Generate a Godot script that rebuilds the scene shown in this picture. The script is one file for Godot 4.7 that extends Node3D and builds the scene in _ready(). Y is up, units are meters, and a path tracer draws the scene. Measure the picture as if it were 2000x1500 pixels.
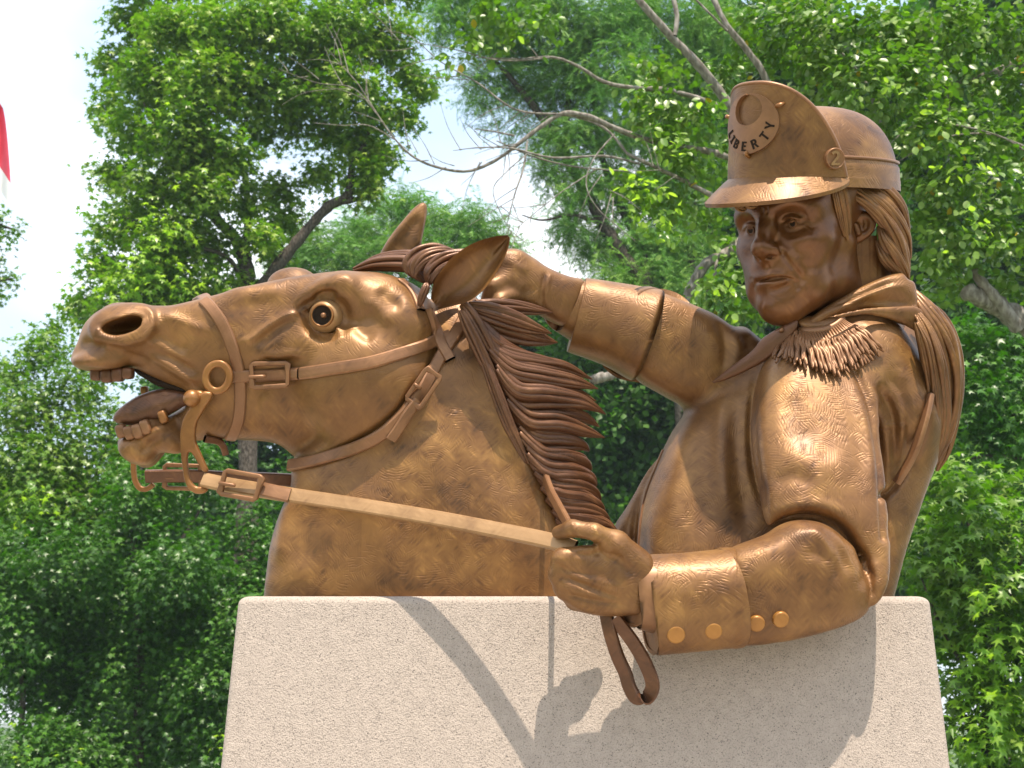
extends Node3D

# ---------------------------------------------------------------- camera frame of the sculpture
const PITCH := 16.0
const FOV := 36.0
const CAM := Vector3(0.0, 1.62, 2.2)
const DIST := 2.308          # metres from the lens to the middle plane of the sculpture
const Z_FACE := 0.055         # front edge of the pedestal, measured from that plane
var frame := Transform3D()   # sculptor's frame: x right, y up the picture, z towards the viewer
var base_point := Vector3.ZERO
var taken := {}
const SKIP_STATUE := false

# a point seen at (px, py) of the 2000 x 1500 photograph, at depth z of the sculptor's frame (metres)
func P(px: float, py: float, z: float) -> Vector3:
	var s := (DIST - z) / DIST * 0.001
	return Vector3((px - 1000.0) * s, (750.0 - py) * s, z)

func R(r: float, z: float) -> float:
	return r * 0.001 * (DIST - z) / DIST

func pixel(p: Vector3) -> Vector2:
	var s := DIST / (DIST - p.z) * 1000.0
	return Vector2(1000.0 + p.x * s, 750.0 - p.y * s)

# ---------------------------------------------------------------- solids
class Prim:
	var op := 0
	var k := 0.01
	var km := 0.01      # widest blend that a later solid makes
	var lo := Vector3.ZERO
	var hi := Vector3.ZERO
	func d(_p: Vector3) -> float:
		return 1.0

class Cone extends Prim:
	var a: Vector3
	var ba: Vector3
	var r0: float
	var dr: float
	var il: float
	func _init(a_: Vector3, ra: float, b_: Vector3, rb: float) -> void:
		a = a_
		ba = b_ - a_
		r0 = ra
		dr = rb - ra
		il = 1.0 / maxf(ba.length_squared(), 1e-9)
		var m := maxf(ra, rb)
		lo = a_.min(b_) - Vector3(m, m, m)
		hi = a_.max(b_) + Vector3(m, m, m)
	func d(p: Vector3) -> float:
		var q := p - a
		var t := clampf(q.dot(ba) * il, 0.0, 1.0)
		return (q - ba * t).length() - r0 - dr * t

class Egg extends Prim:
	var c: Vector3
	var ir: Vector3
	var b: Basis
	var small: float
	func _init(c_: Vector3, r_: Vector3, b_: Basis) -> void:
		c = c_
		ir = Vector3(1.0 / r_.x, 1.0 / r_.y, 1.0 / r_.z)
		b = b_.transposed()
		small = minf(r_.x, minf(r_.y, r_.z))
		var m := maxf(r_.x, maxf(r_.y, r_.z))
		lo = c_ - Vector3(m, m, m)
		hi = c_ + Vector3(m, m, m)
	func d(p: Vector3) -> float:
		var q := b * (p - c) * ir
		var k0 := q.length()
		if k0 < 0.05:
			return -small * 0.95
		return k0 * (k0 - 1.0) / (q * ir).length()

class Lid extends Prim:      # ball cut off by a plane
	var c: Vector3
	var r: float
	var n: Vector3
	var off: float
	func _init(c_: Vector3, r_: float, n_: Vector3, off_: float) -> void:
		c = c_
		r = r_
		n = n_
		off = off_
		lo = c_ - Vector3(r_, r_, r_)
		hi = c_ + Vector3(r_, r_, r_)
	func d(p: Vector3) -> float:
		var q := p - c
		return maxf(q.length() - r, n.dot(q) - off)

class Slab extends Prim:     # half space: inside where dot(n, p) < off
	var n: Vector3
	var off: float
	func _init(n_: Vector3, at: Vector3) -> void:
		n = n_.normalized()
		off = n.dot(at)
		lo = Vector3(-9, -9, -9)
		hi = Vector3(9, 9, 9)
	func d(p: Vector3) -> float:
		return n.dot(p) - off

class Puff extends Prim:     # a closed outline blown up to a rounded solid
	var ox: float
	var oy: float
	var g: float
	var nx: int
	var ny: int
	var H := PackedFloat32Array()
	var z0: float
	var zx: float
	var zy: float
	func height(p: Vector3) -> float:
		var gx := clampf((p.x - ox) / g, 0.0, nx - 1.001)
		var gy := clampf((p.y - oy) / g, 0.0, ny - 1.001)
		var i := int(gx)
		var j := int(gy)
		var fx := gx - i
		var fy := gy - j
		var o := j * nx + i
		var a := H[o] * (1.0 - fx) + H[o + 1] * fx
		var b := H[o + nx] * (1.0 - fx) + H[o + nx + 1] * fx
		return a * (1.0 - fy) + b * fy
	func d(p: Vector3) -> float:
		var gx := (p.x - ox) / g
		var gy := (p.y - oy) / g
		var cx := clampf(gx, 0.0, nx - 1.001)
		var cy := clampf(gy, 0.0, ny - 1.001)
		var i := int(cx)
		var j := int(cy)
		var fx := cx - i
		var fy := cy - j
		var o := j * nx + i
		var h00 := H[o]
		var h10 := H[o + 1]
		var h01 := H[o + nx]
		var h11 := H[o + nx + 1]
		var a := h00 + (h10 - h00) * fx
		var b := h01 + (h11 - h01) * fx
		var h := a + (b - a) * fy
		var dx := ((h10 - h00) * (1.0 - fy) + (h11 - h01) * fy) / g
		var dy := (b - a) / g
		var dz := p.z - z0 - zx * p.x - zy * p.y
		var q := (dz * dz - h) / maxf(2.0 * sqrt(dz * dz + 0.25 * (dx * dx + dy * dy)), 0.02)
		var e := absf(gx - cx) + absf(gy - cy)
		return q + e * g if e > 0.0 else q

# outline in photo pixels at depth z (tilted by zx, zy per metre), thickness factor k, greatest half thickness t
func puff(pts: Array, z: float, k: float, t: float, zx := 0.0, zy := 0.0, g := 0.005, round_off := 2) -> Puff:
	var c := Vector2.ZERO
	for q in pts:
		c += Vector2(q[0], q[1])
	c /= pts.size()
	var cp := P(c.x, c.y, z)
	var poly := PackedVector2Array()
	for q in pts:
		var w := P(q[0], q[1], z)
		for it in 2:
			w = P(q[0], q[1], z + zx * (w.x - cp.x) + zy * (w.y - cp.y))
		poly.append(Vector2(w.x, w.y))
	for it in round_off:       # corner cutting keeps the outline and rounds it
		var out := PackedVector2Array()
		for i in poly.size():
			var a := poly[i]
			var b := poly[(i + 1) % poly.size()]
			out.append(a.lerp(b, 0.2))
			out.append(a.lerp(b, 0.8))
		poly = out if poly.size() < 160 else poly
	var f := Puff.new()
	var lo := poly[0]
	var hi := poly[0]
	for q in poly:
		lo = lo.min(q)
		hi = hi.max(q)
	var m := g * 5.0
	f.ox = lo.x - m
	f.oy = lo.y - m
	f.g = g
	f.nx = int((hi.x - lo.x + 2.0 * m) / g) + 2
	f.ny = int((hi.y - lo.y + 2.0 * m) / g) + 2
	f.z0 = z - zx * cp.x - zy * cp.y
	f.zx = zx
	f.zy = zy
	f.lo = Vector3(lo.x, lo.y, z - t - absf(zx) * (hi.x - lo.x) - absf(zy) * (hi.y - lo.y))
	f.hi = Vector3(hi.x, hi.y, z + t + absf(zx) * (hi.x - lo.x) + absf(zy) * (hi.y - lo.y))
	var nx := f.nx
	var ny := f.ny
	var n := nx * ny
	var s := PackedFloat32Array()
	s.resize(n)
	var np := poly.size()
	for j in ny:
		for i in nx:
			var p := Vector2(f.ox + i * g, f.oy + j * g)
			var best := 1e9
			var inside := false
			var a := poly[np - 1]
			for b in poly:
				var ba := b - a
				var pa := p - a
				best = minf(best, (pa - ba * clampf(pa.dot(ba) / ba.length_squared(), 0.0, 1.0)).length_squared())
				if (b.y > p.y) != (a.y > p.y) and p.x < (a.x - b.x) * (p.y - b.y) / (a.y - b.y) + b.x:
					inside = not inside
				a = b
			s[j * nx + i] = sqrt(best) if inside else -sqrt(best)
	var u := PackedFloat32Array()
	u.resize(n)
	var cells := PackedInt32Array()
	for o in n:
		if s[o] > 0.0:
			cells.append(o)
			u[o] = s[o] * s[o] * 2.0
	var rhs := 4.0 * g * g
	var its := int(maxf(nx, ny) * 0.7) + 20
	for it in its:
		for o in cells:
			u[o] += 1.85 * ((u[o - 1] + u[o + 1] + u[o - nx] + u[o + nx] + rhs) * 0.25 - u[o])
	var q := PackedFloat32Array()
	q.resize(n)
	for o in n:
		q[o] = u[o] / s[o] if s[o] > 1.2 * g else -1.0
	var left := true
	var turns := 0
	while left and turns < 400:
		left = false
		turns += 1
		var q2 := q.duplicate()
		for j in ny:
			for i in nx:
				var o := j * nx + i
				if q[o] >= 0.0:
					continue
				var sum := 0.0
				var cnt := 0
				for e in [[-1, 0], [1, 0], [0, -1], [0, 1]]:
					var ii: int = i + e[0]
					var jj: int = j + e[1]
					if ii >= 0 and jj >= 0 and ii < nx and jj < ny and q[jj * nx + ii] >= 0.0:
						sum += q[jj * nx + ii]
						cnt += 1
				if cnt > 0:
					q2[o] = sum / cnt
				else:
					left = true
		q = q2
	f.H.resize(n)
	for o in n:
		var v := k * k * s[o] * maxf(q[o], g)
		f.H[o] = v / (1.0 + v / (t * t)) if v > 0.0 else v
	return f

class Body:
	var prims: Array[Prim] = []
	var strokes := []
	func add(p: Prim, k := 0.012, op := 0) -> Prim:
		p.k = k
		p.op = op
		p.km = k
		for o in prims:
			o.km = maxf(o.km, k)
		prims.append(p)
		return p
	func ev(p: Vector3, L: Array[Prim]) -> float:
		var d := 9.0
		for pr in L:
			var e := pr.d(p)
			var k := pr.k
			if pr.op == 0:
				var h := maxf(k - absf(d - e), 0.0)
				d = minf(d, e) - h * h * 0.25 / k
			else:
				if pr.op == 1:
					e = -e
				var h := maxf(k - absf(d - e), 0.0)
				d = maxf(d, e) + h * h * 0.25 / k
		return d
	func near(lo: Vector3, hi: Vector3, m: float) -> Array[Prim]:
		var L: Array[Prim] = []
		for pr in prims:
			var e := m + pr.km
			if pr.lo.x - e < hi.x and pr.hi.x + e > lo.x and pr.lo.y - e < hi.y and pr.hi.y + e > lo.y and pr.lo.z - e < hi.z and pr.hi.z + e > lo.z:
				L.append(pr)
		return L
	# chisel mark along a polyline of photo pixels: width w and height h in pixels; kind 0 ridge or groove, 1 a step that falls off to the right of the stroke
	func mark(pts: Array, w: float, h: float, kind := 0, zlo := -9.0, zhi := 9.0, taper := true) -> void:
		var q := PackedVector2Array()
		for a in pts:
			q.append(Vector2(a[0], a[1]))
		if q.size() > 2:
			var r := PackedVector2Array()
			for i in q.size() - 1:
				var p0 := q[maxi(i - 1, 0)]
				var p3 := q[mini(i + 2, q.size() - 1)]
				for s in 5:
					r.append(q[i].cubic_interpolate(q[i + 1], p0, p3, s / 5.0))
			r.append(q[q.size() - 1])
			q = r
		var len := 0.0
		for i in q.size() - 1:
			len += q[i].distance_to(q[i + 1])
		strokes.append([q, w, h, kind, zlo, zhi, taper, len])

class Net:
	var owner
	var body: Body
	var h: float
	var lo: Vector3
	var nx: int
	var ny: int
	var nz: int
	var val := PackedFloat32Array()
	var blocks := []
	var slabs := []
	var V := PackedVector3Array()
	var N := PackedVector3Array()
	var I := PackedInt32Array()
	const B := 4
	func find(zi: int) -> void:      # blocks of one layer that the surface may cross
		var out := []
		var half := h * B * 0.5
		var e := Vector3(half, half, half)
		var reach := half * 1.75 * 1.15
		for bj in ny / B:
			for bi in nx / B:
				var c := lo + Vector3(bi, bj, zi) * (h * B) + e
				var L := body.near(c - e, c + e, reach)
				if L.is_empty():
					continue
				var d := body.ev(c, L)
				if d < reach and d > -1.9 * reach:
					out.append(Vector3i(bi, bj, zi))
		slabs[zi] = out
	func fill(zi: int) -> void:
		var half := h * B * 0.5
		var e := Vector3(half, half, half)
		var got := []
		for b: Vector3i in slabs[zi]:
			var c := lo + Vector3(b) * (h * B) + e
			var L := body.near(c - e, c + e, h * 4.0)
			var v := PackedFloat32Array()
			v.resize(125)
			v.fill(77.0)
			var o0 := lo + Vector3(b) * (h * B)
			for k in 3:
				for j in 3:
					for i in 3:
						v[k * 50 + j * 10 + i * 2] = body.ev(o0 + Vector3(i, j, k) * (2.0 * h), L)
			for sb in 8:
				var s0 := (sb & 1) * 2 + ((sb >> 1) & 1) * 10 + (sb >> 2) * 50
				var top := -9.0
				var low := 9.0
				for cn in 8:
					var d := v[s0 + (cn & 1) * 2 + ((cn >> 1) & 1) * 10 + (cn >> 2) * 50]
					top = maxf(top, d)
					low = minf(low, d)
				if low > 2.6 * h or top < -4.5 * h:
					continue
				for q in 27:
					var at := s0 + q % 3 + (q / 3) % 3 * 5 + q / 9 * 25
					if v[at] == 77.0:
						v[at] = body.ev(o0 + Vector3(at % 5, at / 5 % 5, at / 25) * h, L)
			got.append(v)
		blocks[zi] = got
	func run() -> void:
		var t_0 := Time.get_ticks_msec()
		slabs.resize(nz / B)
		blocks.resize(nz / B)
		var t := WorkerThreadPool.add_group_task(find, nz / B)
		WorkerThreadPool.wait_for_group_task_completion(t)
		var t1 := Time.get_ticks_msec()
		t = WorkerThreadPool.add_group_task(fill, nz / B)
		WorkerThreadPool.wait_for_group_task_completion(t)
		var t2 := Time.get_ticks_msec()
		var nb := 0
		for sl in slabs:
			nb += sl.size()
		var vid := {}
		var S := B + 1
		var corner := [0, 1, S, S + 1, S * S, S * S + 1, S * S + S, S * S + S + 1]
		var edges := [[0, 1], [2, 3], [4, 5], [6, 7], [0, 2], [1, 3], [4, 6], [5, 7], [0, 4], [1, 5], [2, 6], [3, 7]]
		var quads := PackedInt32Array()
		for zi in nz / B:
			for bn in slabs[zi].size():
				var b: Vector3i = slabs[zi][bn]
				var v: PackedFloat32Array = blocks[zi][bn]
				for k in B:
					for j in B:
						for i in B:
							var o := (k * S + j) * S + i
							var v0 := v[o]
							if v0 > h * 3.2 or v0 < -h * 7.0:
								continue
							var neg := 0
							for c in 8:
								var w := v[o + corner[c]]
								if w > 50.0:
									neg = 0
									break
								if w < 0.0:
									neg += 1
							if neg == 0 or neg == 8:
								continue
							var sum := Vector3.ZERO
							var cnt := 0
							for ed in edges:
								var a0 := v[o + corner[ed[0]]]
								var a1 := v[o + corner[ed[1]]]
								if (a0 < 0.0) != (a1 < 0.0):
									var t0 := a0 / (a0 - a1)
									var c0 := Vector3(ed[0] & 1, (ed[0] >> 1) & 1, ed[0] >> 2)
									var c1 := Vector3(ed[1] & 1, (ed[1] >> 1) & 1, ed[1] >> 2)
									sum += c0.lerp(c1, t0)
									cnt += 1
							var gx := b.x * B + i
							var gy := b.y * B + j
							var gz := b.z * B + k
							vid[(gz * ny + gy) * nx + gx] = V.size()
							V.append(lo + (Vector3(gx, gy, gz) + sum / cnt) * h)
							if (v0 < 0.0) != (v[o + 1] < 0.0):
								quads.append_array([gx, gy, gz, 0, 1 if v0 < 0.0 else 0])
							if (v0 < 0.0) != (v[o + S] < 0.0):
								quads.append_array([gx, gy, gz, 1, 1 if v0 < 0.0 else 0])
							if (v0 < 0.0) != (v[o + S * S] < 0.0):
								quads.append_array([gx, gy, gz, 2, 1 if v0 < 0.0 else 0])
		blocks.clear()
		slabs.clear()
		for qn in quads.size() / 5:
			var o := qn * 5
			var id := (quads[o + 2] * ny + quads[o + 1]) * nx + quads[o]
			var du := 1
			var dv := 1
			match quads[o + 3]:
				0:
					du = nx
					dv = nx * ny
				1:
					du = nx * ny
					dv = 1
				2:
					du = 1
					dv = nx
			var ids := [id, id - du, id - du - dv, id - dv]
			for w: int in ids:      # close the rare cell that two blocks judged differently
				if not vid.has(w):
					vid[w] = V.size()
					V.append(lo + (Vector3(w % nx, w / nx % ny, w / (nx * ny)) + Vector3(0.5, 0.5, 0.5)) * h)
			var a: int = vid[ids[0]]
			var b: int = vid[ids[1]]
			var c: int = vid[ids[2]]
			var d: int = vid[ids[3]]
			if quads[o + 4] == 1:
				I.append_array([a, c, b, a, d, c])
			else:
				I.append_array([a, b, c, a, c, d])

func relax(V: PackedVector3Array, I: PackedInt32Array, amount: float) -> PackedVector3Array:
	var S := PackedVector3Array()
	S.resize(V.size())
	var C := PackedFloat32Array()
	C.resize(V.size())
	for t in I.size() / 3:
		var a := I[t * 3]
		var b := I[t * 3 + 1]
		var c := I[t * 3 + 2]
		S[a] += V[b] + V[c]
		S[b] += V[a] + V[c]
		S[c] += V[a] + V[b]
		C[a] += 2.0
		C[b] += 2.0
		C[c] += 2.0
	var out := V.duplicate()
	for i in V.size():
		if C[i] > 0.0:
			out[i] = V[i].lerp(S[i] / C[i], amount)
	return out

func normals(V: PackedVector3Array, I: PackedInt32Array) -> PackedVector3Array:
	var N := PackedVector3Array()
	N.resize(V.size())
	for t in I.size() / 3:
		var a := I[t * 3]
		var b := I[t * 3 + 1]
		var c := I[t * 3 + 2]
		var n := (V[c] - V[a]).cross(V[b] - V[a])
		N[a] += n
		N[b] += n
		N[c] += n
	for i in N.size():
		N[i] = N[i].normalized()
	return N

# surface of a body as [vertices, normals, indices] in the sculptor's frame
func carve(body: Body, h: float, lo: Vector3, hi: Vector3, smooth := 2) -> Array:
	var net := Net.new()
	net.body = body
	net.h = h
	net.lo = lo
	net.nx = (int((hi.x - lo.x) / h) / 4 + 1) * 4
	net.ny = (int((hi.y - lo.y) / h) / 4 + 1) * 4
	net.nz = (int((hi.z - lo.z) / h) / 4 + 1) * 4
	net.run()
	var V := net.V
	for it in smooth:
		V = relax(V, net.I, 0.5)
	var N := normals(V, net.I)
	if not body.strokes.is_empty():
		V = chisel(body, V, N)
		N = normals(V, net.I)
	return [V, N, net.I]

func chisel(body: Body, V: PackedVector3Array, N: PackedVector3Array) -> PackedVector3Array:
	var bins := {}
	for si in body.strokes.size():
		var st: Array = body.strokes[si]
		var q: PackedVector2Array = st[0]
		var reach: float = st[1] * 2.4
		var seen := {}
		for i in q.size() - 1:
			var a := q[i].min(q[i + 1]) - Vector2(reach, reach)
			var b := q[i].max(q[i + 1]) + Vector2(reach, reach)
			for y in range(int(a.y) >> 5, (int(b.y) >> 5) + 1):
				for x in range(int(a.x) >> 5, (int(b.x) >> 5) + 1):
					seen[y * 64 + x] = true
		for key in seen:
			if not bins.has(key):
				bins[key] = PackedInt32Array()
			bins[key].append(si)
	var out := V.duplicate()
	for i in V.size():
		var nz := N[i].z
		if nz < -0.2:
			continue
		var p := pixel(V[i])
		var key := (int(p.y) >> 5) * 64 + (int(p.x) >> 5)
		if not bins.has(key):
			continue
		var sum := 0.0
		for si in bins[key]:
			var st: Array = body.strokes[si]
			if V[i].z < st[4] or V[i].z > st[5]:
				continue
			var q: PackedVector2Array = st[0]
			var w: float = st[1]
			var best := 1e9
			var run := 0.0
			var at := 0.0
			var side := 1.0
			for s in q.size() - 1:
				var ba := q[s + 1] - q[s]
				var l := ba.length()
				var pa := p - q[s]
				var t := clampf(pa.dot(ba) / maxf(l * l, 1e-6), 0.0, 1.0)
				var dd := (pa - ba * t).length_squared()
				if dd < best:
					best = dd
					at = run + t * l
					side = 1.0 if ba.x * pa.y - ba.y * pa.x > 0.0 else -1.0
				run += l
			var f := 1.0
			if st[6]:
				var e := minf(at, run - at) / maxf(run, 1e-3)
				f = smoothstep(0.0, 0.28, e)
			var dist := sqrt(best)
			if st[3] == 0:
				var x := dist / w
				sum += st[2] * f * exp(-x * x)
			else:
				var x := dist * side / w
				if x > 0.0:
					sum += st[2] * f * exp(-x * 1.2) * (1.0 if dist > 2.0 else dist / 2.0)
		out[i] += N[i] * (sum * 0.001 * smoothstep(-0.2, 0.25, nz))
	return out

# ---------------------------------------------------------------- naming and meshes
func numbered(called: String, parent: Node) -> String:
	var key := str(parent.get_instance_id()) + called
	var n: int = taken.get(key, 0)
	taken[key] = n + 1
	return called if n == 0 else "%s_%03d" % [called, n]

func tag(o: Node, label: String, category := "", group := "", kind := "") -> void:
	if label:
		o.set_meta("label", label)
	if category:
		o.set_meta("category", category)
	if group:
		o.set_meta("group", group)
	if kind:
		o.set_meta("kind", kind)

func mesh_node(called: String, mesh: Mesh, m: Material, parent: Node) -> MeshInstance3D:
	var o := MeshInstance3D.new()
	o.name = numbered(called, parent)
	o.mesh = mesh
	if m:
		o.material_override = m
	parent.add_child(o, true)
	return o

func to_mesh(V: PackedVector3Array, N: PackedVector3Array, I: PackedInt32Array, C := PackedColorArray(), UV := PackedVector2Array()) -> ArrayMesh:
	var a := []
	a.resize(Mesh.ARRAY_MAX)
	a[Mesh.ARRAY_VERTEX] = V
	a[Mesh.ARRAY_NORMAL] = N
	a[Mesh.ARRAY_INDEX] = I
	if not C.is_empty():
		a[Mesh.ARRAY_COLOR] = C
	if not UV.is_empty():
		a[Mesh.ARRAY_TEX_UV] = UV
	var me := ArrayMesh.new()
	me.add_surface_from_arrays(Mesh.PRIMITIVE_TRIANGLES, a)
	return me

# a list of [V, N, I] in the sculptor's frame becomes one part of the sculpture
func cast(called: String, lumps: Array, m: Material, parent: Node) -> MeshInstance3D:
	var V := PackedVector3Array()
	var N := PackedVector3Array()
	var I := PackedInt32Array()
	for l in lumps:
		var at := V.size()
		for v: Vector3 in l[0]:
			V.append(frame * v - base_point)
		for n: Vector3 in l[1]:
			N.append(frame.basis * n)
		if at == 0:
			I.append_array(l[2])
		else:
			for i: int in l[2]:
				I.append(i + at)
	return mesh_node(called, to_mesh(V, N, I), m, parent)

func spline(K: Array, per: int) -> Array:      # Catmull-Rom through arrays of floats
	var out := []
	for i in K.size() - 1:
		var a: Array = K[maxi(i - 1, 0)]
		var b: Array = K[i]
		var c: Array = K[i + 1]
		var d: Array = K[mini(i + 2, K.size() - 1)]
		for s in per:
			var t := float(s) / per
			var r := []
			for x in b.size():
				r.append(0.5 * (2.0 * b[x] + (c[x] - a[x]) * t + (2.0 * a[x] - 5.0 * b[x] + 4.0 * c[x] - d[x]) * t * t + (3.0 * b[x] - a[x] - 3.0 * c[x] + d[x]) * t * t * t))
			out.append(r)
	out.append(K[K.size() - 1].duplicate())
	return out

# swept lock: keys [px, py, z, radius px], deep = thickness towards the viewer over width, grooves = strand furrows
func sweep(K: Array, deep := 0.8, grooves := 0, cut := 0.0, per := 6, sides := 14, twist := 0.0, facing := Vector3(0, 0, 1)) -> Array:
	var S := spline(K, per)
	var n := S.size()
	var pts := PackedVector3Array()
	for s in S:
		pts.append(P(s[0], s[1], s[2]))
	var V := PackedVector3Array()
	var I := PackedInt32Array()
	for i in n:
		var t := (pts[mini(i + 1, n - 1)] - pts[maxi(i - 1, 0)]).normalized()
		var b := t.cross(facing)
		b = b.normalized() if b.length() > 0.05 else t.cross(Vector3(0, 1, 0)).normalized()
		var u := b.cross(t)
		var r := R(maxf(S[i][3], 0.05), S[i][2])
		for j in sides:
			var a := TAU * j / sides
			var rr := r
			if grooves > 0:
				rr *= 1.0 - cut * (0.5 - 0.5 * cos(grooves * a + twist * i)) * (1.0 if j % 2 == 0 else 0.9)
			V.append(pts[i] + b * (cos(a) * rr) + u * (sin(a) * rr * deep))
	for i in n - 1:
		for j in sides:
			var j2 := (j + 1) % sides
			var a := i * sides + j
			var b := i * sides + j2
			var c := a + sides
			var d := b + sides
			I.append_array([a, b, c, b, d, c])
	for e in 2:
		var row := 0 if e == 0 else (n - 1) * sides
		var mid := Vector3.ZERO
		for j in sides:
			mid += V[row + j]
		V.append(mid / sides)
		for j in sides:
			var j2 := (j + 1) % sides
			if e == 0:
				I.append_array([V.size() - 1, row + j2, row + j])
			else:
				I.append_array([V.size() - 1, row + j, row + j2])
	return [V, normals(V, I), I]

func face_normal(body: Body, p: Vector3, e := 0.006) -> Vector3:
	var L := body.near(p, p, 0.03)
	var n := Vector3(body.ev(p + Vector3(e, 0, 0), L) - body.ev(p - Vector3(e, 0, 0), L), body.ev(p + Vector3(0, e, 0), L) - body.ev(p - Vector3(0, e, 0), L), body.ev(p + Vector3(0, 0, e), L) - body.ev(p - Vector3(0, 0, e), L))
	n.z = maxf(n.z, 0.1 * n.length())
	return n.normalized() if n.length() > 1e-6 else Vector3(0, 0, 1)

# point on a body's front surface under a photo pixel
func lay(body: Body, px: float, py: float, lift := 0.0, from := 0.35) -> Vector3:
	var a := P(px, py, from)
	var b := P(px, py, -0.6)
	var L := body.near(a.min(b), a.max(b), 0.02)
	var z := from
	for i in 300:
		var d := body.ev(P(px, py, z), L)
		if d < 0.0004:
			return P(px, py, z + lift)
		z -= clampf(d * 0.6, 0.0006, 0.04)
		if z < -0.6:
			break
	return P(px, py, -0.12 + lift)

# strap: keys [px, py] laid on a body, or [px, py, z] free; w wide and t thick in pixels
func strap(body: Body, K: Array, w: float, t: float, lift := 1.0, per := 5, out := Vector3(0, 0, 1), smooth := 2) -> Array:
	var flat := []
	for k in K:
		if k.size() > 2:
			flat.append([k[0], k[1], k[2]])
		else:
			var p := lay(body, k[0], k[1])
			flat.append([k[0], k[1], p.z])
	var S := spline(flat, per)
	var n := S.size()
	var pts := PackedVector3Array()
	var nor := PackedVector3Array()
	for i in n:
		var p := P(S[i][0], S[i][1], S[i][2])
		var nn := out
		if body:
			var q := lay(body, S[i][0], S[i][1])
			if absf(q.z - p.z) < 0.05:
				p = q
				nn = face_normal(body, p)
		pts.append(p)
		nor.append(nn)
	for it in smooth:
		var p2 := pts.duplicate()
		var n2 := nor.duplicate()
		for i in range(1, n - 1):
			p2[i].z = maxf(pts[i].z, 0.25 * pts[i - 1].z + 0.5 * pts[i].z + 0.25 * pts[i + 1].z)
			n2[i] = (nor[i - 1] + nor[i] * 2.0 + nor[i + 1]).normalized()
		pts = p2
		nor = n2
	return band(pts, nor, w * 0.001, t * 0.001, lift * 0.001)

func band(pts: PackedVector3Array, nor: PackedVector3Array, w: float, t: float, lift := 0.0) -> Array:
	var V := PackedVector3Array()
	var I := PackedInt32Array()
	var n := pts.size()
	var e := minf(t * 0.35, w * 0.12)
	var prof := [[-0.5 * w, -t], [-0.5 * w, t * 0.5 - e], [-0.5 * w + e, t * 0.5], [-w * 0.2, t * 0.56], [w * 0.2, t * 0.56], [0.5 * w - e, t * 0.5], [0.5 * w, t * 0.5 - e], [0.5 * w, -t]]
	var m := prof.size()
	for i in n:
		var tg := (pts[mini(i + 1, n - 1)] - pts[maxi(i - 1, 0)]).normalized()
		var b := tg.cross(nor[i]).normalized()
		var u := b.cross(tg).normalized()
		for q in prof:
			V.append(pts[i] + b * q[0] + u * (q[1] + lift))
	# every face keeps its own edges
	var V2 := PackedVector3Array()
	var put := func(a: int, b: int, c: int, d: int) -> void:
		var o := V2.size()
		V2.append_array([V[a], V[b], V[c], V[d]])
		I.append_array([o, o + 1, o + 2, o + 1, o + 3, o + 2])
	for j in m:
		var j2 := (j + 1) % m
		for i in n - 1:
			put.call(i * m + j, i * m + j2, (i + 1) * m + j, (i + 1) * m + j2)
	var N := PackedVector3Array()
	N.resize(V2.size())
	for t3 in I.size() / 6:
		var o := t3 * 4
		var nn := (V2[o + 2] - V2[o]).cross(V2[o + 1] - V2[o]).normalized()
		for c in 4:
			N[o + c] = nn
	# smooth along the strap
	for j in m:
		for i in n - 2:
			var o := (j * (n - 1) + i) * 4
			var avg := (N[o] + N[o + 4]).normalized()
			N[o + 2] = avg
			N[o + 3] = avg
			N[o + 4] = avg
			N[o + 5] = avg
	for e2 in 2:
		var row := 0 if e2 == 0 else (n - 1) * m
		var o := V2.size()
		var nn := (pts[0] - pts[1]).normalized() if e2 == 0 else (pts[n - 1] - pts[n - 2]).normalized()
		for j in m:
			V2.append(V[row + j])
			N.append(nn)
		for j in range(1, m - 1):
			if e2 == 0:
				I.append_array([o, o + j + 1, o + j])
			else:
				I.append_array([o, o + j, o + j + 1])
	return [V2, N, I]

# rounded bar through free points, for buckles, bits and rims; closed joins the ends
func rod(pts: PackedVector3Array, w: float, t: float, nor: Vector3, closed := false, power := 4.0) -> Array:
	var V := PackedVector3Array()
	var I := PackedInt32Array()
	var n := pts.size()
	var sides := 12
	for i in n:
		var a := pts[(i + n - 1) % n] if closed else pts[maxi(i - 1, 0)]
		var b := pts[(i + 1) % n] if closed else pts[mini(i + 1, n - 1)]
		var tg := (b - a).normalized()
		var s := tg.cross(nor).normalized()
		var u := s.cross(tg).normalized()
		var grow := 1.0
		if pts[i] != a and pts[i] != b:      # keep a mitred corner as wide as the bar
			grow = 1.0 / maxf(0.6, absf((pts[i] - a).normalized().dot(tg)))
		for j in sides:
			var an := TAU * (j + 0.5) / sides
			var c := cos(an)
			var d := sin(an)
			V.append(pts[i] + s * (signf(c) * pow(absf(c), 2.0 / power) * w * 0.5 * grow) + u * (signf(d) * pow(absf(d), 2.0 / power) * t * 0.5))
	for i in (n if closed else n - 1):
		for j in sides:
			var j2 := (j + 1) % sides
			var a := i * sides + j
			var b := i * sides + j2
			var c := ((i + 1) % n) * sides + j
			var d := ((i + 1) % n) * sides + j2
			I.append_array([a, b, c, b, d, c])
	if not closed:
		for e in 2:
			var row := 0 if e == 0 else (n - 1) * sides
			var mid := Vector3.ZERO
			for j in sides:
				mid += V[row + j]
			V.append(mid / sides)
			for j in sides:
				var j2 := (j + 1) % sides
				if e == 0:
					I.append_array([V.size() - 1, row + j2, row + j])
				else:
					I.append_array([V.size() - 1, row + j, row + j2])
	return [V, normals(V, I), I]

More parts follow.
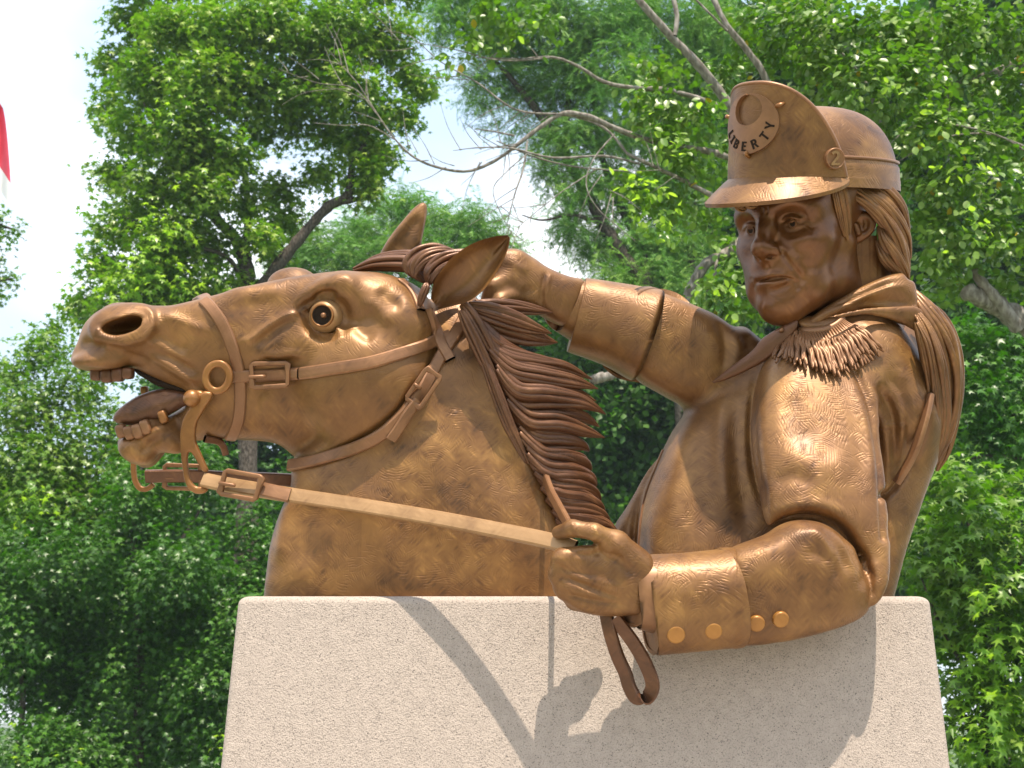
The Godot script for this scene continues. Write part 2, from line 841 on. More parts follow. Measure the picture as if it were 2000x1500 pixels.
# lathe about a normal: rows of [radius, height] in metres
func turned(at: Vector3, nor: Vector3, rows: Array, sides := 28, squash := Vector2(1, 1), hint := Vector3(0, 1, 0)) -> Array:
	var n := nor.normalized()
	var s := hint.cross(n).normalized()
	var u := n.cross(s).normalized()
	var V := PackedVector3Array()
	var I := PackedInt32Array()
	for r in rows:
		for j in sides:
			var a := TAU * j / sides
			V.append(at + s * (cos(a) * r[0] * squash.x) + u * (sin(a) * r[0] * squash.y) + n * r[1])
	for i in rows.size() - 1:
		for j in sides:
			var j2 := (j + 1) % sides
			var a := i * sides + j
			var b := i * sides + j2
			var c := a + sides
			var d := b + sides
			I.append_array([a, c, b, b, c, d])
	return [V, normals(V, I), I]

# ---------------------------------------------------------------- materials
var M := {}

func noise(freq: float, seed_: int, octaves := 4, type := FastNoiseLite.TYPE_SIMPLEX_SMOOTH) -> FastNoiseLite:
	var n := FastNoiseLite.new()
	n.noise_type = type
	n.frequency = freq
	n.seed = seed_
	n.fractal_octaves = octaves
	return n

func linear(r: float, g: float, b: float) -> Color:
	return Color(r, g, b).linear_to_srgb()

# brushed patina: short parallel tool strokes in patches, as a height picture
func stroke_heights(size: int, count: int, seed_: int) -> Image:
	var rng := RandomNumberGenerator.new()
	rng.seed = seed_
	var H := PackedFloat32Array()
	H.resize(size * size)
	for c in count:
		var cx := rng.randf() * size
		var cy := rng.randf() * size
		var a := rng.randf() * PI
		var dx := cos(a)
		var dy := sin(a)
		var rows := rng.randi_range(4, 10)
		var gap := rng.randf_range(5.5, 8.5)
		var bend := rng.randf_range(-0.012, 0.012)
		for r in rows:
			var off := (r - rows * 0.5) * gap + rng.randf_range(-0.7, 0.7)
			var l := rng.randi_range(18, 52)
			var deep := rng.randf_range(0.3, 1.0)
			var sh := rng.randf_range(-10.0, 10.0)
			for s in l:
				var t := s - l * 0.5 + sh
				var x := cx + dx * t - dy * (off + bend * t * t)
				var y := cy + dy * t + dx * (off + bend * t * t)
				var f := deep * (1.0 - absf(s - l * 0.5) / (l * 0.5))
				for oy in range(-1, 2):
					for ox in range(-1, 2):
						var xx := posmod(int(x) + ox, size)
						var yy := posmod(int(y) + oy, size)
						var o := yy * size + xx
						H[o] = maxf(H[o], f * (1.0 if ox == 0 and oy == 0 else 0.45))
	var im := Image.create(size, size, false, Image.FORMAT_RGBA8)
	for y in size:
		for x in size:
			var v := 0.5 - 0.5 * H[y * size + x]
			im.set_pixel(x, y, Color(v, v, v))
	return im

func mottled(stops: Array, cols: Array, freq: float, seed_: int, size := 512) -> NoiseTexture2D:
	var t := NoiseTexture2D.new()
	t.width = size
	t.height = size
	t.seamless = true
	t.noise = noise(freq, seed_, 6)
	var gr := Gradient.new()
	gr.offsets = PackedFloat32Array(stops)
	gr.colors = PackedColorArray(cols)
	t.color_ramp = gr
	return t

# patina: cloudy patches crossed by short brushed streaks of lighter and darker wax
var wax := PackedFloat32Array()

func patina(cols: Array, seed_: int, size := 512) -> ImageTexture:
	if wax.is_empty():
		wax.resize(size * size)
		var big := noise(0.009, 3, 4)
		var mid := noise(0.035, 43, 3)
		var hatch := noise(1.0, 83, 1)
		for y in size:
			var ey := minf(y, size - y) / 40.0
			for x in size:
				var a := big.get_noise_2d(x, y)
				var b := mid.get_noise_2d(x, y)
				# streaks lean one way or the other from patch to patch
				var st := hatch.get_noise_2d((x + y) * 0.022, (x - y) * 0.15) if b > 0.0 else hatch.get_noise_2d((x - y) * 0.022 + 90.0, (x + y) * 0.15)
				var edge := minf(1.0, minf(ey, minf(x, size - x) / 40.0))
				wax[y * size + x] = 0.5 + (0.62 * a + 0.28 * b + 0.57 * st * absf(b)) * (0.35 + 0.65 * edge)
	var gr := Gradient.new()
	gr.offsets = PackedFloat32Array([0.0, 0.25, 0.5, 0.74, 1.0])
	gr.colors = PackedColorArray(cols)
	var ramp := PackedByteArray()
	for i in 256:
		var c := gr.sample(i / 255.0)
		ramp.append_array([c.r8, c.g8, c.b8])
	var data := PackedByteArray()
	data.resize(size * size * 3)
	var shift := seed_ * 7919
	for i in size * size:
		var k := clampi(int(wax[(i + shift) % (size * size)] * 255.0), 0, 255) * 3
		data[i * 3] = ramp[k]
		data[i * 3 + 1] = ramp[k + 1]
		data[i * 3 + 2] = ramp[k + 2]
	return ImageTexture.create_from_image(Image.create_from_data(size, size, false, Image.FORMAT_RGB8, data))

func bronze(name_: String, cols: Array, rough: float, seed_: int, marks: Texture2D, depth := 1.0) -> StandardMaterial3D:
	var m := StandardMaterial3D.new()
	m.resource_name = name_
	m.albedo_texture = patina(cols, seed_)
	m.metallic = 0.35
	m.metallic_specular = 0.5
	m.roughness = rough
	m.uv1_triplanar = true
	m.uv1_world_triplanar = true
	m.uv1_scale = Vector3(1.35, 1.35, 1.35)
	m.clearcoat_enabled = true
	m.clearcoat = 0.06
	m.clearcoat_roughness = 0.3
	if marks:
		m.normal_enabled = true
		m.normal_texture = marks
		m.normal_scale = depth
	return m

func make_materials() -> void:
	var sh := stroke_heights(1024, 700, 7)
	sh.bump_map_to_normal_map(4.0)
	var marks := ImageTexture.create_from_image(sh)
	M.bronze = bronze("golden brown bronze", [linear(0.062, 0.026, 0.009), linear(0.124, 0.054, 0.017), linear(0.187, 0.085, 0.026), linear(0.248, 0.120, 0.036), linear(0.348, 0.175, 0.053)], 0.46, 3, marks, 0.55)
	M.coat = bronze("coat bronze", [linear(0.065, 0.027, 0.011), linear(0.129, 0.055, 0.018), linear(0.187, 0.085, 0.027), linear(0.243, 0.119, 0.037), linear(0.339, 0.173, 0.053)], 0.46, 11, marks, 0.75)
	M.mane = bronze("dark brown mane bronze", [linear(0.050, 0.021, 0.010), linear(0.085, 0.035, 0.016), linear(0.121, 0.049, 0.022), linear(0.160, 0.070, 0.030), linear(0.241, 0.108, 0.047)], 0.40, 5, marks, 0.5)
	M.strap = bronze("strap bronze", [linear(0.127, 0.057, 0.026), linear(0.177, 0.081, 0.035), linear(0.220, 0.103, 0.046), linear(0.262, 0.126, 0.056), linear(0.329, 0.164, 0.075)], 0.45, 8, null)
	M.rein = bronze("pale worn bronze", [linear(0.192, 0.100, 0.044), linear(0.266, 0.148, 0.064), linear(0.325, 0.186, 0.082), linear(0.369, 0.214, 0.099), linear(0.414, 0.245, 0.113)], 0.45, 19, null)
	M.bit = bronze("orange bronze", [linear(0.155, 0.061, 0.017), linear(0.209, 0.085, 0.023), linear(0.248, 0.106, 0.030), linear(0.287, 0.126, 0.036), linear(0.341, 0.157, 0.048)], 0.36, 9, null)
	M.skin = bronze("face bronze", [linear(0.056, 0.019, 0.007), linear(0.097, 0.034, 0.008), linear(0.133, 0.050, 0.014), linear(0.174, 0.068, 0.019), linear(0.240, 0.100, 0.027)], 0.36, 21, marks, 0.25)
	M.button = bronze("gilded bronze", [linear(0.239, 0.098, 0.024), linear(0.304, 0.131, 0.029), linear(0.350, 0.156, 0.034), linear(0.386, 0.176, 0.040), linear(0.442, 0.205, 0.048)], 0.36, 9, null)
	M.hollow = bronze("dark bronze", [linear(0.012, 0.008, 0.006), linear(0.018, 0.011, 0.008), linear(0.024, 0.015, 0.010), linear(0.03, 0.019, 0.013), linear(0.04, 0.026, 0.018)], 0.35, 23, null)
	M.hair = bronze("hair bronze", [linear(0.069, 0.029, 0.009), linear(0.120, 0.050, 0.016), linear(0.167, 0.074, 0.024), linear(0.219, 0.102, 0.030), linear(0.310, 0.153, 0.046)], 0.38, 25, marks, 0.5)
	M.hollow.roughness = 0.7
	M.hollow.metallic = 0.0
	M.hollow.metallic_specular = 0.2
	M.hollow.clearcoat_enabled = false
	stone_material()

func stone_material() -> void:
	var size := 1024
	var rng := RandomNumberGenerator.new()
	rng.seed = 31
	var n1 := noise(0.02, 4, 4)
	var n2 := noise(0.16, 6, 2)
	var n3 := noise(0.075, 9, 3)
	var col := Image.create(size, size, false, Image.FORMAT_RGBA8)
	var bump := Image.create(size, size, false, Image.FORMAT_RGBA8)
	for im in 1:
		for y in size:
			for x in size:
				var a := n2.get_noise_2d(x, y)
				var b := n3.get_noise_2d(x, y)
				var v := 0.5 + 0.5 * clampf(a * 0.8 + b * 0.7, -1.0, 1.0)
				var t := 0.97 + 0.05 * n1.get_noise_2d(x, y) + 0.05 * a
				if a + 0.35 * b < -0.36:
					t *= 0.92
				col.set_pixel(x, y, Color(0.675 * t, 0.622 * t, 0.585 * t))
				bump.set_pixel(x, y, Color(v, v, v))
	for k in 8500:
		var x := rng.randi() % size
		var y := rng.randi() % size
		var d := rng.randf_range(0.32, 0.75)
		for q in rng.randi_range(2, 7):
			var xx := posmod(x + rng.randi_range(-1, 2), size)
			var yy := posmod(y + rng.randi_range(-1, 1), size)
			col.set_pixel(xx, yy, Color(0.62 * d, 0.58 * d, 0.56 * d))
			bump.set_pixel(xx, yy, Color(0.25, 0.25, 0.25))
	bump.bump_map_to_normal_map(2.5)
	var m := StandardMaterial3D.new()
	m.resource_name = "speckled stone"
	m.albedo_texture = ImageTexture.create_from_image(col)
	m.normal_enabled = true
	m.normal_texture = ImageTexture.create_from_image(bump)
	m.normal_scale = 1.0
	m.roughness = 0.85
	m.metallic_specular = 0.3
	m.uv1_triplanar = true
	m.uv1_world_triplanar = true
	m.uv1_scale = Vector3(1.6, 1.6, 1.6)
	M.stone = m
	M.grass = flat_material("grass", [linear(0.03, 0.06, 0.015), linear(0.05, 0.09, 0.02), linear(0.07, 0.12, 0.03), linear(0.09, 0.13, 0.04)], 0.95, 14)
	M.paving = flat_material("paving", [linear(0.30, 0.27, 0.23), linear(0.36, 0.33, 0.28), linear(0.42, 0.38, 0.33), linear(0.46, 0.42, 0.37)], 0.9, 15)
	M.pole = flat_material("pole metal", [linear(0.4, 0.4, 0.4), linear(0.45, 0.45, 0.45), linear(0.5, 0.5, 0.5), linear(0.5, 0.5, 0.5)], 0.4, 16)
	M.flag_red = flat_material("red cloth", [linear(0.60, 0.05, 0.10), linear(0.64, 0.06, 0.11), linear(0.67, 0.07, 0.12), linear(0.70, 0.08, 0.13)], 0.8, 17)
	M.flag_white = flat_material("white cloth", [linear(0.74, 0.72, 0.76), linear(0.78, 0.76, 0.8), linear(0.8, 0.78, 0.82), linear(0.82, 0.8, 0.84)], 0.8, 18)
	for k in ["flag_red", "flag_white"]:
		M[k].backlight_enabled = true
		M[k].backlight = Color(0.6, 0.6, 0.6)
		M[k].cull_mode = BaseMaterial3D.CULL_DISABLED

func flat_material(name_: String, cols: Array, rough: float, seed_: int) -> StandardMaterial3D:
	var m := StandardMaterial3D.new()
	m.resource_name = name_
	m.albedo_texture = mottled([0.0, 0.4, 0.6, 1.0], cols, 0.02, seed_, 256)
	m.roughness = rough
	m.uv1_triplanar = true
	m.uv1_world_triplanar = true
	m.uv1_scale = Vector3(0.7, 0.7, 0.7)
	return m

# ---------------------------------------------------------------- the horse
var horse := Body.new()
var mouth_gap: Prim

func tri_blob(b: Body, px: float, py: float, z: float, rx: float, ry: float, rz: float, turn := 0.0, k := 0.012, op := 0) -> void:
	var s := (DIST - z) / DIST * 0.001
	b.add(Egg.new(P(px, py, z), Vector3(rx * s, ry * s, rz * s), Basis(Vector3(0, 0, 1), deg_to_rad(turn))), k, op)

func tri_cone(b: Body, a: Array, c: Array, k := 0.012, op := 0) -> void:
	b.add(Cone.new(P(a[0], a[1], a[2]), R(a[3], a[2]), P(c[0], c[1], c[2]), R(c[3], c[2])), k, op)

func shape_horse() -> void:
	var b := horse
	var head := [[139, 703], [146, 685], [160, 658], [171, 632], [190, 614], [215, 603], [245, 599], [285, 601], [340, 597], [395, 584], [440, 572], [500, 557], [550, 546], [600, 537], [650, 532], [700, 531], [745, 534], [790, 545], [825, 565], [848, 600], [856, 650], [848, 700], [830, 737], [808, 764], [785, 797], [750, 828], [700, 860], [650, 882], [605, 894], [576, 892], [562, 878], [548, 868], [529, 863], [490, 860], [445, 858], [400, 860], [352, 862], [334, 870], [319, 888], [307, 904], [295, 914], [280, 915], [266, 906], [251, 893], [235, 879], [228, 865], [234, 853], [246, 851], [262, 855], [282, 851], [304, 836], [328, 818], [352, 800], [376, 782], [378, 768], [345, 760], [314, 750], [287, 733], [264, 719], [230, 722], [195, 724], [160, 721], [144, 714]]
	b.add(puff(head, -0.155, 0.78, 0.108, -0.10, 0.12), 0.02)
	var neck := [[572, 880], [640, 830], [740, 720], [820, 600], [880, 560], [935, 580], [985, 640], [1025, 720], [1050, 800], [1075, 880], [1098, 960], [1112, 1030], [1125, 1110], [1140, 1290], [500, 1290], [516, 1180], [523, 1110], [530, 1060], [543, 1017], [560, 982], [572, 945], [571, 912]]
	b.add(puff(neck, -0.165, 0.62, 0.165, 0.0, -0.16, 0.007), 0.012)
	# chin and lips
	tri_blob(b, 268, 880, -0.105, 38, 26, 34, -25, 0.03)
	tri_blob(b, 320, 850, -0.105, 50, 26, 30, -38, 0.03)
	tri_blob(b, 200, 703, -0.09, 58, 20, 52, 4, 0.02)
	# muzzle bulk behind the nostril
	tri_blob(b, 250, 650, -0.09, 78, 46, 62, 8, 0.03)
	# cheek disc and brow
	tri_blob(b, 710, 745, -0.10, 120, 118, 78, 0, 0.05)
	tri_blob(b, 640, 585, -0.115, 62, 30, 52, 12, 0.03)
	tri_blob(b, 672, 570, -0.095, 30, 34, 36, -40, 0.03)
	tri_blob(b, 735, 590, -0.12, 70, 45, 55, -10, 0.03)
	tri_blob(b, 785, 640, -0.11, 55, 60, 52, 0, 0.03)
	# far brow above the nose line
	tri_blob(b, 572, 556, -0.235, 50, 34, 40, 2, 0.03)
	tri_blob(b, 230, 612, -0.20, 30, 20, 34, 8, 0.012)
	# facial crest
	tri_cone(b, [600, 618, -0.085, 16], [470, 668, -0.080, 12], 0.03)
	tri_cone(b, [600, 668, -0.085, 26], [500, 690, -0.083, 16], 0.035)
	# eye socket
	tri_blob(b, 636, 617, -0.058, 46, 42, 34, 0, 0.02, 1)
	tri_blob(b, 610, 597, -0.062, 34, 16, 22, 25, 0.012, 1)
	# nostril
	tri_blob(b, 238, 639, -0.050, 39, 16, 74, 11, 0.006, 1)
	tri_blob(b, 256, 632, -0.055, 22, 12, 44, 18, 0.01, 1)
	# base
	b.add(Slab.new(frame.basis.inverse() * Vector3(0, -1, 0), P(760, 1163, Z_FACE - 0.002)), 0.002, 2)
	# chiselled forms
	b.mark([[188, 660], [181, 640], [190, 622], [215, 606], [250, 598], [280, 601], [296, 614], [297, 636], [284, 656], [258, 667], [228, 667], [203, 658], [190, 645]], 8, 6.0, 0, -0.2, 9, false)
	b.mark([[300, 612], [345, 625], [385, 640], [420, 655]], 11, 6.5)
	b.mark([[300, 640], [330, 665], [370, 690]], 16, -6.5)
	b.mark([[205, 672], [240, 690], [275, 700], [300, 700]], 9, -6.5)
	b.mark([[160, 660], [178, 672], [195, 678], [210, 674]], 8, -6.5)
	b.mark([[280, 690], [310, 700], [350, 725], [390, 752]], 10, 10.4)
	b.mark([[300, 688], [345, 705], [392, 735]], 9, -6.5)
	b.mark([[150, 704], [200, 712], [255, 708]], 8, 5.2)
	b.mark([[270, 664], [300, 672], [340, 690], [380, 712]], 8, 5.2)
	b.mark([[240, 880], [262, 862], [290, 852], [330, 825], [360, 800]], 9, 6.5)
	b.mark([[268, 890], [290, 872], [320, 850]], 9, -5.2)
	b.mark([[600, 612], [560, 618], [522, 640], [490, 664], [462, 662]], 7, 7.8)
	b.mark([[585, 622], [550, 636], [520, 658], [490, 678]], 10, -6.5)
	b.mark([[505, 690], [540, 694], [572, 690], [610, 700]], 8, 5.2)
	b.mark([[500, 700], [545, 706], [590, 704]], 7, -3.9)
	b.mark([[592, 606], [603, 600], [613, 591], [636, 582], [656, 590], [668, 606], [670, 628], [664, 650]], 5, 7.8, 0, -9, 9, false)
	b.mark([[592, 607], [606, 618], [614, 640], [632, 654], [655, 655], [668, 645]], 5, 6.5, 0, -9, 9, false)
	b.mark([[577, 598], [602, 574], [636, 554], [672, 546], [688, 562], [690, 595]], 13, 7.8)
	b.mark([[610, 585], [636, 572], [660, 582]], 10, -9.1)
	b.mark([[692, 610], [700, 640], [735, 665]], 14, -7.8)
	b.mark([[700, 590], [735, 600], [768, 640]], 14, 6.5)
	b.mark([[740, 560], [760, 585], [790, 600]], 14, -6.5)
	b.mark([[655, 672], [664, 662], [668, 654]], 4, 3.9)
	b.mark([[560, 580], [470, 600], [400, 612]], 22, -5.0)
	b.mark([[425, 560], [500, 572], [560, 566]], 14, 3.9)
	b.mark([[520, 760], [516, 800], [526, 850]], 12, 5.2)
	b.mark([[855, 655], [848, 702], [830, 740], [808, 766], [784, 800], [750, 832], [700, 864], [650, 886], [606, 899], [572, 898]], 9, -11.7, 0, -9, 9, false)
	b.mark([[462, 690], [520, 830], [540, 860]], 14, -2.6)
	b.mark([[930, 660], [965, 750], [990, 840], [1030, 920], [1068, 985]], 14, 9.1)
	b.mark([[905, 690], [935, 790], [965, 900], [1010, 1000]], 30, -6.0)
	b.mark([[620, 940], [600, 1020], [590, 1120]], 24, -5.0)
	b.mark([[575, 960], [556, 1020], [545, 1110]], 12, 6.5)
	b.mark([[700, 930], [730, 1020], [790, 1120]], 40, 5.0)
	b.mark([[855, 800], [850, 900], [880, 1020], [900, 1130]], 30, 4.0)

func build_horse(root: Node3D) -> void:
	shape_horse()
	var part := cast("horse", [carve(horse, 0.0045, Vector3(-0.965, -0.60, -0.50), Vector3(0.21, 0.285, 0.13))], M.bronze, root)
	tag(part, "bronze horse head and neck with its mouth open")
	# eye: ball, iris dish, catchlight
	var c := P(637, 618, -0.081)
	var look := Vector3(-0.12, 0.02, 1.0).normalized()
	cast("eyeball", [turned(c, look, ball(R(33.5, c.z), -80.0, 14, 56.0))], M.rein, part)
	var e := c + look * R(27.3, c.z)
	var r := R(18.5, c.z)
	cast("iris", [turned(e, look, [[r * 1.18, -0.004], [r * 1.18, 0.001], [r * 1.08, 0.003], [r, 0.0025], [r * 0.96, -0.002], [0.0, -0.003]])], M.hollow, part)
	cast("iris_rim", [turned(e, look, [[r * 1.25, -0.003], [r * 1.24, 0.0025], [r * 1.12, 0.0042], [r * 1.02, 0.0025], [r * 1.0, -0.002]])], M.bit, part)
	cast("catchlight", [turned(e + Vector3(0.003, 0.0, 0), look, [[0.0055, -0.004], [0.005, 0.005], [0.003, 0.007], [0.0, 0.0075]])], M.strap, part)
	ears(part)
	mouth(part)
	mane(root)
	bridle(root)

func ball(r: float, from := -80.0, n := 14, to := 90.0) -> Array:
	var out := []
	for i in n + 1:
		var a := deg_to_rad(lerpf(from, to, float(i) / n))
		out.append([r * cos(a), r * sin(a)])
	return out

# cupped leaf-shaped shell: spine keys [px, py, z, left width, right width] from root to tip; cup pushes the middle back
func shell(K: Array, cup: float, thick: float, per := 8) -> Array:
	var S := spline(K, per)
	var n := S.size()
	var across := 18
	var V := PackedVector3Array()
	var I := PackedInt32Array()
	for side in 2:
		for i in n:
			var p := P(S[i][0], S[i][1], S[i][2])
			var a := P(S[maxi(i - 1, 0)][0], S[maxi(i - 1, 0)][1], S[maxi(i - 1, 0)][2])
			var b := P(S[mini(i + 1, n - 1)][0], S[mini(i + 1, n - 1)][1], S[mini(i + 1, n - 1)][2])
			var t := (b - a).normalized()
			var s := t.cross(Vector3(0, 0, 1)).normalized()
			for j in across + 1:
				var v := -1.0 + 2.0 * j / across
				var w: float = S[i][3] if v < 0.0 else S[i][4]
				var wide := R(maxf(w, 0.2), p.z)
				var dip := cup * minf(1.0, wide / 0.03) * (1.0 - v * v)
				var lip := 0.35 * cup * exp(-pow((1.0 - absf(v)) * 7.0, 2.0))
				var q := p + s * (v * wide) + Vector3(0, 0, -dip + lip)
				if side == 1:
					q -= Vector3(0, 0, thick * (0.15 + 0.85 * sqrt(maxf(0.0, 1.0 - v * v * 0.98))))
				V.append(q)
	var row := across + 1
	var off := n * row
	for i in n - 1:
		for j in across:
			var a := i * row + j
			I.append_array([a, a + 1, a + row, a + 1, a + row + 1, a + row])
			I.append_array([off + a, off + a + row, off + a + 1, off + a + 1, off + a + row, off + a + row + 1])
		var l := i * row
		var r := i * row + across
		I.append_array([l, l + row, off + l, l + row, off + l + row, off + l])
		I.append_array([r, off + r, r + row, r + row, off + r, off + r + row])
	return [V, normals(V, I), I]

func ears(part: Node3D) -> void:
	cast("ear", [shell([[848, 592, -0.095, 10, 16], [868, 575, -0.075, 32, 28], [900, 552, -0.055, 46, 40], [932, 524, -0.045, 46, 38], [962, 497, -0.045, 36, 26], [982, 476, -0.05, 20, 14], [994, 462, -0.055, 3, 3]], 0.026, 0.016)], M.hair, part)
	var far := Body.new()
	far.add(puff([[734, 512], [741, 496], [765, 460], [790, 428], [812, 402], [825, 394], [834, 398], [835, 412], [830, 440], [823, 470], [819, 515]], -0.275, 0.8, 0.03, 0, 0, 0.004))
	far.mark([[745, 500], [780, 450], [822, 402]], 7, 4)
	far.mark([[815, 500], [822, 450], [828, 405]], 6, 3)
	far.mark([[778, 505], [795, 460], [820, 415]], 14, -5)
	cast("ear", [carve(far, 0.004, P(725, 525, -0.2) - Vector3(0, 0, 0.14), P(845, 385, -0.28) + Vector3(0, 0, 0.06))], M.bronze, part)

func mouth(part: Node3D) -> void:
	var t := Body.new()
	t.add(puff([[219, 818], [226, 804], [244, 787], [268, 772], [295, 762], [322, 757], [345, 759], [385, 772], [390, 790], [362, 792], [340, 806], [312, 822], [282, 830], [250, 832], [228, 828]], -0.105, 0.62, 0.035, 0, 0, 0.004))
	t.mark([[228, 808], [270, 786], [320, 768], [355, 770]], 14, -4)
	cast("tongue", [carve(t, 0.004, P(205, 845, -0.1) - Vector3(0, 0, 0.05), P(400, 745, -0.1) + Vector3(0, 0, 0.05))], M.mane, part)
	var up := Body.new()
	up.add(puff([[258, 712], [292, 728], [330, 745], [380, 760], [384, 775], [340, 764], [308, 756], [282, 740], [262, 728]], -0.105, 0.9, 0.05, 0, 0, 0.004))
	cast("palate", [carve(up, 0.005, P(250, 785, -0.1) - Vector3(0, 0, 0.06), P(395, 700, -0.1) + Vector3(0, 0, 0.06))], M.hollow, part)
	# lower incisors, canine, upper incisors
	for k in [[238, 842, 17, 14, -0.088], [254, 845, 17, 14, -0.080], [270, 842, 17, 15, -0.074], [285, 834, 16, 15, -0.074]]:
		tooth(part, k[0], k[1], k[2], k[3], k[4], 18.0, M.strap)
	tooth(part, 319, 814, 14, 13, -0.078, 20.0, M.bit)
	for k in [[190, 731, 20, 13, -0.095], [211, 734, 21, 14, -0.085], [231, 732, 20, 14, -0.08], [250, 729, 19, 12, -0.08]]:
		tooth(part, k[0], k[1], k[2], k[3], k[4], 0.0, M.mane)
	tooth(part, 283, 764, 12, 10, -0.16, 10.0, M.bit)

func tooth(part: Node3D, px: float, py: float, w: float, h: float, z: float, turn: float, m: Material) -> void:
	var c := P(px, py, z)
	var V := PackedVector3Array()
	var I := PackedInt32Array()
	var rows := 9
	var sides := 14
	var ca := cos(deg_to_rad(turn))
	var sa := sin(deg_to_rad(turn))
	for i in rows:
		var a := PI * i / (rows - 1)
		for j in sides:
			var o := TAU * j / sides
			var f := pow(sin(a), 0.4) if i > 0 and i < rows - 1 else 0.0
			var x := signf(cos(o)) * pow(absf(cos(o)), 0.55) * f * R(w, z) * 0.62
			var zz := signf(sin(o)) * pow(absf(sin(o)), 0.6) * f * R(w, z) * 0.7
			var y := signf(cos(a)) * pow(absf(cos(a)), 0.7) * R(h, z)
			V.append(c + Vector3(x * ca - y * sa, x * sa + y * ca, zz))
	for i in rows - 1:
		for j in sides:
			var j2 := (j + 1) % sides
			var a := i * sides + j
			var b := i * sides + j2
			I.append_array([a, b, a + sides, b, b + sides, a + sides])
	cast("tooth", [[V, normals(V, I), I]], m, part)

